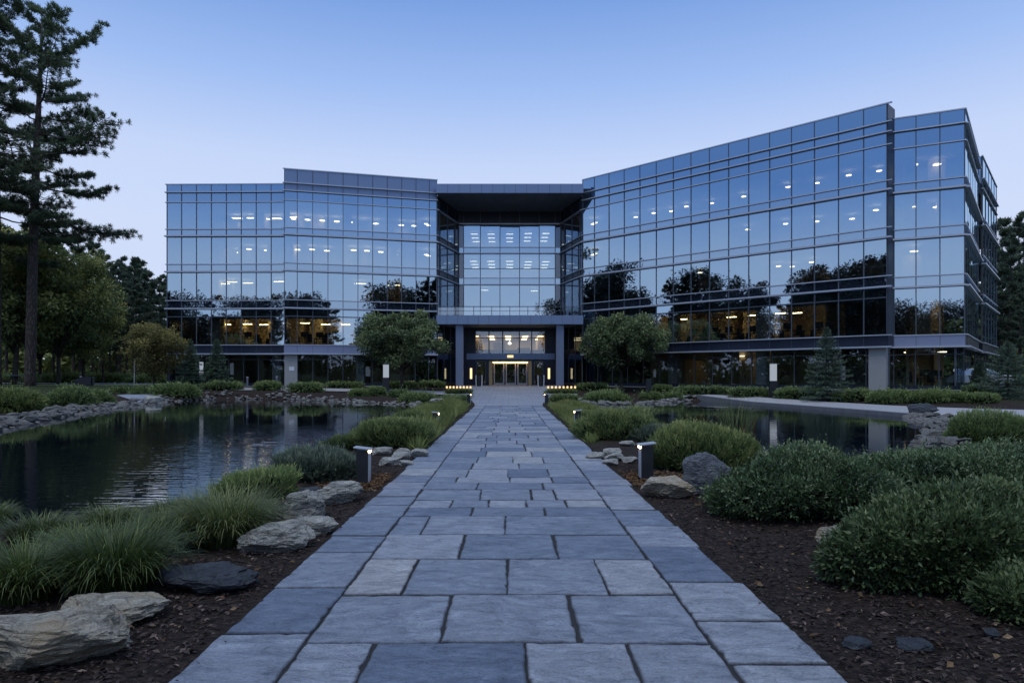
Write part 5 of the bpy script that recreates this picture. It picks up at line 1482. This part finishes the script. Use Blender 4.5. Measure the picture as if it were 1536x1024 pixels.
# far woodland that closes the horizon all round (one mass nobody could count)
def woodland(seed, pts, h, n, leaf, name='woodland'):
    r = np.random.default_rng(seed); C = []; 
    per = n//(len(pts)-1)
    for a, b in zip(pts[:-1], pts[1:]):
        t = r.random(per); x = a[0]+(b[0]-a[0])*t+r.normal(0, 3.5, per); y = a[1]+(b[1]-a[1])*t+r.normal(0, 3.5, per)
        s = t*math.dist(a, b)
        hh = h*(.62+.22*np.sin(s*.31+a[0])+.16*np.sin(s*.83+1.7*a[1])+.10*np.sin(s*2.1))
        C.append(np.stack([x, y, .2+hh*r.random(per)**.8], 1))
    c = np.concatenate(C); n = len(c)
    V, Fc = leaves(r, c, rand_dirs(r, n), leaf*r.uniform(.6, 1.4, n), leaf*.7, .2)
    return tag(link(name, np_mesh(name, V, Fc, None, {'tone': np.repeat(np.clip(r.normal(.25,.15,n), 0, 1), 4)}), M['leaf_forest']), kind='stuff')
tag(woodland(81, [(-190,60),(-150,110),(-100,132),(-50,138),(-20,140)], 13, 26000, 1.5), 'dark wood closing the view behind the left pines', 'woodland')
tag(woodland(82, [(40,120),(70,112),(110,100),(150,80)], 15, 14000, 1.6), 'dark wood closing the view behind the right trees', 'woodland')
tag(woodland(83, [(-190,60),(-150,0),(-120,-60),(-60,-110),(0,-125),(70,-115),(130,-70),(150,0),(150,80)], 9, 40000, 1.5), 'low wood all round behind the viewer, mirrored at the foot of the glass', 'woodland')
# undergrowth of the left wood
BU = shrub_mesh(2.6, 1.8, 1.1, 'leafy', 900, .2, 77); BU.materials.append(M['leaf_hedge']); BU.materials.append(M['shrub_core'])
for px, Y in ((60,86),(95,84),(130,90),(160,88),(200,92),(230,84),(20,88)):
    x = xat(px, Y); o = link('bush', BU, None, None, (x, Y, gz(x, Y)-.05)); o.rotation_euler.z = rf.uniform(0, 6); tag(o, 'low dark bush at the foot of the left wood', 'bush', 'bushes at the foot of the left wood')
# ------------------------------------------------------------------ bollard lamps
def bollard(px, pb, hpx, side, label):
    x, y = G(px, pb); s = hpx*y/F/.54
    o = empty('bollard_lamp', (x, y+.08, gz(x, y+.08)-.01), 0); o.scale = (s, s, s)
    # side = +1: the lit face looks towards +x (path to the right)
    b = MB(); b.box(-.085, .085, -.085, .085, 0, .49); b.build('body', M['black_metal'], o, False, .006)
    b = MB(); x0 = .088*side; b.box(min(x0, x0+.012*side), max(x0, x0+.012*side), -.075, .075, .03, .455); b.build('light_panel', M['light_metal'], o)
    b = MB(); V = []
    zl, zr = (.515, .545) if side < 0 else (.545, .515)
    b.add([(-.12,-.105,zl-.02),(.125,-.105,zr-.02),(.125,.105,zr-.02),(-.125,.105,zl-.02),(-.125,-.105,zl),(.125,-.105,zr),(.125,.105,zr),(-.125,.105,zl)], ((0,3,2,1),(4,5,6,7),(0,1,5,4),(1,2,6,5),(2,3,7,6),(3,0,4,7)))
    b.build('cap', M['light_metal'], o, False, .004)
    b = MB(); x1 = .092*side; b.box(min(x1, x1+.016*side), max(x1, x1+.016*side), -.07, .07, .462, .488); b.build('lens', M['lamp_bollard'], o)
    b = MB(); b.box(-.11, .11, -.11, .11, -.03, .012); b.build('base_plate', M['black_metal'], o)
    tag(o, label, 'bollard lamp')
bollard(543, 726, 56, 1, 'black square bollard lamp with lit cap left of the path, nearest on that side')
bollard(653, 643, 26, 1, 'black bollard lamp in the grass left of the path, second on that side')
bollard(703, 606, 16, 1, 'black bollard lamp left of the path beside the clipped hedge, farthest on that side')
bollard(971, 719, 56, -1, 'black square bollard lamp with lit cap right of the path, nearest on that side')
bollard(867, 642, 28, -1, 'black bollard lamp in the grass right of the path, second on that side')
bollard(820, 606, 16, -1, 'black bollard lamp right of the path beside the clipped hedge, farthest on that side')

# planters with a row of small warm lamps on each side of the forecourt
for sgn, (pa, pb_) in ((-1, (667, 709)), (1, (819, 866))):
    Y = 47.0; xa, xb = xat(pa, Y), xat(pb_, Y); z = gz((xa+xb)/2, Y); zt = CH-(584.5-CY)*Y/F
    side = 'left' if sgn < 0 else 'right'
    o = empty('planter', ((xa+xb)/2, Y+.4, z-.05)); hw = (xb-xa)/2
    b = MB(); b.box(-hw, hw, -.4, .4, 0, max(.2, zt-z-.22)); b.build('wall', M['concrete'], o, False, .02)
    hm = shrub_mesh(hw*.98, .36, .34, 'clipped', 900, .08, 500+sgn); h_ = link('planting', hm, [M['leaf_hedge'], M['shrub_core']], o, (0, 0, max(.2, zt-z-.22)-.04))
    tag(o, 'low planter with clipped green top %s of the path before the entrance' % side, 'planter')
    n = 8
    lampo = None
    for i in range(n):
        x = xa+.15+(xb-xa-.3)*i/(n-1)
        if lampo is None:
            lampo = empty('garden_lamp', (x, Y+.02, zt)); 
            b = MB(); b.tube([(0,0,-.22),(0,0,.10)], .022, 8); b.build('stem', M['black_metal'], lampo)
            b = MB(); b.tube([(0,0,.10),(0,0,.15),(0,0,.22),(0,0,.26)], [.035,.066,.066,.035], 12); b.build('globe', M['lamp_bead'], lampo, True)
            b = MB(); b.tube([(0,0,.262),(0,0,.29)], [.075,.02], 12); b.build('cap', M['black_metal'], lampo)
            c = lampo
        else:
            c = copy_tree(lampo); c.location = (x, Y+.02, zt)
        tag(c, 'small warm lamp in the row on the %s planter before the entrance' % side, 'garden lamp', 'lamp row on the %s planter' % side)

# lit sign pillars
def pillar(px, Y, top, mid, bot, wpx, label):
    x = xat(px, Y); W = wpx*Y/F; z = gz(x, Y); zt = CH-(top-CY)*Y/F; zm = CH-(mid-CY)*Y/F
    o = empty('sign_pillar', (x, Y, z))
    b = MB(); b.box(-W*.62, W*.62, -.14, .14, -.05, zm-z); b.build('base', M['black_metal'], o, False, .01)
    b = MB(); b.box(-W*.5, W*.5, -.10, .10, zm-z+.002, zt-z); b.build('lit_panel', M['sign_lit'], o, False, .008)
    b = MB(); b.box(-W*.54, W*.54, -.12, .12, zt-z+.002, zt-z+.04); b.build('cap', M['light_metal'], o)
    tag(o, label, 'sign pillar')
pillar(1160, 43, 546, 571, 590, 9, 'pale lit sign pillar on a dark base behind the right walkway hedge')
pillar(579, 51, 547, 566, 583, 8, 'pale lit sign pillar on a dark base left of the round left tree trunk')
pillar(302, 56, 543, 562, 578, 4.5, 'thin lit sign pillar before the far left wing beside the young conifers')
def post(px, Y, top, wpx, label, mat='black_metal', nm='bollard_post'):
    x = xat(px, Y); W = wpx*Y/F; z = gz(x, Y); H = CH-(top-CY)*Y/F-z
    o = empty(nm, (x, Y, z)); b = MB(); b.cyl(0, 0, -.05, H-.06, W/2, 14); b.build('post', M[mat], o, False)
    b = MB(); b.tube([(0,0,H-.058),(0,0,H-.02),(0,0,H)], [W/2*1.06, W/2*1.06, W/2*.7], 14); b.build('cap', M['light_metal' if mat != 'black_metal' else 'black_metal'], o)
    tag(o, label, 'bollard')
post(973, 46, 568, 8.5, 'thick black post in front of the right wing near the round right tree')
post(371, 55.5, 565, 3.4, 'thin grey bollard between the two left clipped shrubs', 'frame_metal')
post(415, 55.5, 564, 3.2, 'thin grey bollard before the corner column of the left wing', 'frame_metal')

# litter bins by the doors
for px, lab in ((718.5, 'black litter bin with white sides left of the entrance doors'), (811.5, 'black litter bin with white sides right of the entrance doors')):
    Y = 61.8; x = xat(px, Y); z = gz(x, Y)+.03; s = 1.0
    o = empty('litter_bin', (x, Y, z))
    b = MB(); b.tube([(0,0,0),(0,0,.05),(0,0,.8),(0,0,.85)], [.17,.19,.21,.19], 16); b.build('body', M['black_metal'], o)
    for sx in (-1, 1):
        b = MB(); b.tube([(sx*.25,0,0),(sx*.27,0,.5),(sx*.27,0,1.0)], .045, 10); b.build('side_post', M['white_paint'], o)
    b = MB(); b.tube([(0,0,.86),(0,0,.9),(0,0,.97)], [.22,.22,.08], 16); b.build('lid', M['black_metal'], o)
    tag(o, lab, 'litter bin')

# pond aerator: white pipe frame with floats
x, y = P(394, 667, WZ)
o = empty('pond_aerator', (x, y, WZ-.02)); o.scale = (.8, .8, .8)
b = MB(); b.tube([(-.30,0,.03),(.02,0,.03)], .022, 8); b.build('float_pipe', M['frame_metal'], o)
b = MB(); b.tube([(-.22,.5,.05),(.30,.5,.05)], .02, 8); b.build('float_pipe', M['frame_metal'], o)
b = MB(); b.tube([(.03,.02,-.1),(.03,.02,.16)], .02, 8); b.build('riser', M['frame_metal'], o)
b = MB(); b.tube([(-.22,.2,-.1),(-.22,.2,.20)], .016, 8); b.box(-.27,-.17,.17,.23,.20,.22); b.build('marker', M['dark_wood'], o)
tag(o, 'small pale pipe frame floating in the left pond', 'aerator')

# vehicles and furniture far off
def car(name, loc, rz, mat, label):
    o = empty(name, loc, rz)
    prof = [(-2.15,.42),(-2.18,.75),(-2.0,.95),(-1.3,1.02),(-.75,1.42),(.55,1.46),(1.35,1.02),(1.95,.92),(2.15,.68),(2.15,.42)]
    bm = bmesh.new(); ws = (.74,.86,.88,.88,.66,.64,.86,.84,.78,.76)
    L = [bm.verts.new((a, -w_, z)) for (a, z), w_ in zip(prof, ws)]; Rr = [bm.verts.new((a, w_, z)) for (a, z), w_ in zip(prof, ws)]
    n = len(prof)
    for i in range(n): bm.faces.new((L[i], L[(i+1)%n], Rr[(i+1)%n], Rr[i]))
    bm.faces.new(L[::-1]); bm.faces.new(Rr); bmesh.ops.recalc_face_normals(bm, faces=bm.faces)
    bmesh.ops.bevel(bm, geom=list(bm.edges), offset=.05, segments=2, affect='EDGES')
    me = bpy.data.meshes.new('body'); bm.to_mesh(me); bm.free(); link('body', me, M[mat], o)
    for sy in (-1, 1):
        b = MB(); b.add([(-1.15,sy*.872,1.04),(-.72,sy*.70,1.36),(.50,sy*.68,1.40),(1.2,sy*.872,1.04)], [(0,1,2,3)]); b.build('side_window', M['lens_glass'], o)
        b = MB(); b.box(2.1, 2.19, sy*.62-.14, sy*.62+.14, .66, .80); b.build('headlight', M['light_metal'], o)
        for xw in (-1.32, 1.34):
            b = MB(); b.tube([(xw, sy*.70, .32),(xw, sy*.90, .32)], .32, 18); wl = b.build('wheel', M['tyre'], o)
            b = MB(); b.tube([(xw, sy*.895, .32),(xw, sy*.912, .32)], .2, 14); b.build('rim', M['light_metal'], wl)
    b = MB(); b.add([(.62,-.62,1.44),(1.36,-.80,1.05),(1.36,.80,1.05),(.62,.62,1.44)], [(0,1,2,3)]); b.build('windscreen', M['lens_glass'], o)
    tag(o, label, 'car')
Y = 49.5; x = xat(1463, Y); car('parked_car', (x, Y, gz(x, Y)), 2.9, 'car_white', 'white car parked behind the shrubs at the corner of the end block')
Y = 70; x = xat(23, Y); z = gz(x, Y)
o = empty('picnic_table', (x, Y, z), .2)
b = MB(); b.box(-.75, .75, -.42, .42, .92, .97); b.build('table_top', plain('sky_tint_top', (.16,.20,.28), .35, .3, .1, 3), o, False, .01)  # sky reflection put into the table top's base colour
for sx in (-.5, .5):
    b = MB(); b.tube([(sx,-.35,0),(sx*.8,0,.92)], .035, 6); b.tube([(sx,.35,0),(sx*.8,0,.92)], .035, 6); b.build('leg', M['dark_wood'], o)
for sy in (-.75, .75):
    b = MB(); b.box(-.72, .72, sy-.13, sy+.13, .43, .47); b.box(-.55,-.5,sy-.1,sy+.1,0,.43); b.box(.5,.55,sy-.1,sy+.1,0,.43); b.build('bench', M['dark_wood'], o)
tag(o, 'picnic table with a sky tinted top on the lawn left of the tall pine trunk', 'picnic table')
Y = 62; x = xat(127, Y); z = gz(x, Y)
o = empty('utility_cabinet', (x, Y, z), .25)
b = MB(); b.box(-.72, .62, -.35, .35, 0, .62); b.build('body', M['black_metal'], o, False, .015)
b = MB(); b.box(-.36, .70, -.30, .38, .622, .80); b.build('lid', M['panel_dark'], o, False, .01)
b = MB(); b.box(-.30, -.16, -.32, -.18, .802, .90); b.build('vent_cap', M['light_metal'], o)
b = MB(); b.box(.64, .74, -.2, .2, .1, .7); b.build('side_box', M['panel_dark'], o)
tag(o, 'low dark utility cabinet on the lawn right of the tall pine trunk', 'cabinet')
Y = 60; x = xat(201.5, Y); z = gz(x, Y)
o = empty('lamp_post', (x, Y, z)); b = MB(); b.cyl(0, 0, 0, 2.2, .045, 8, 0, .035); b.build('pole', M['light_metal'], o)
b = MB(); b.tube([(0,0,2.2),(0,0,2.26),(0,0,2.34)], [.05,.12,.04], 10); b.build('head', M['frame_metal'], o); tag(o, 'thin pale post left of the yellowish tree', 'post')
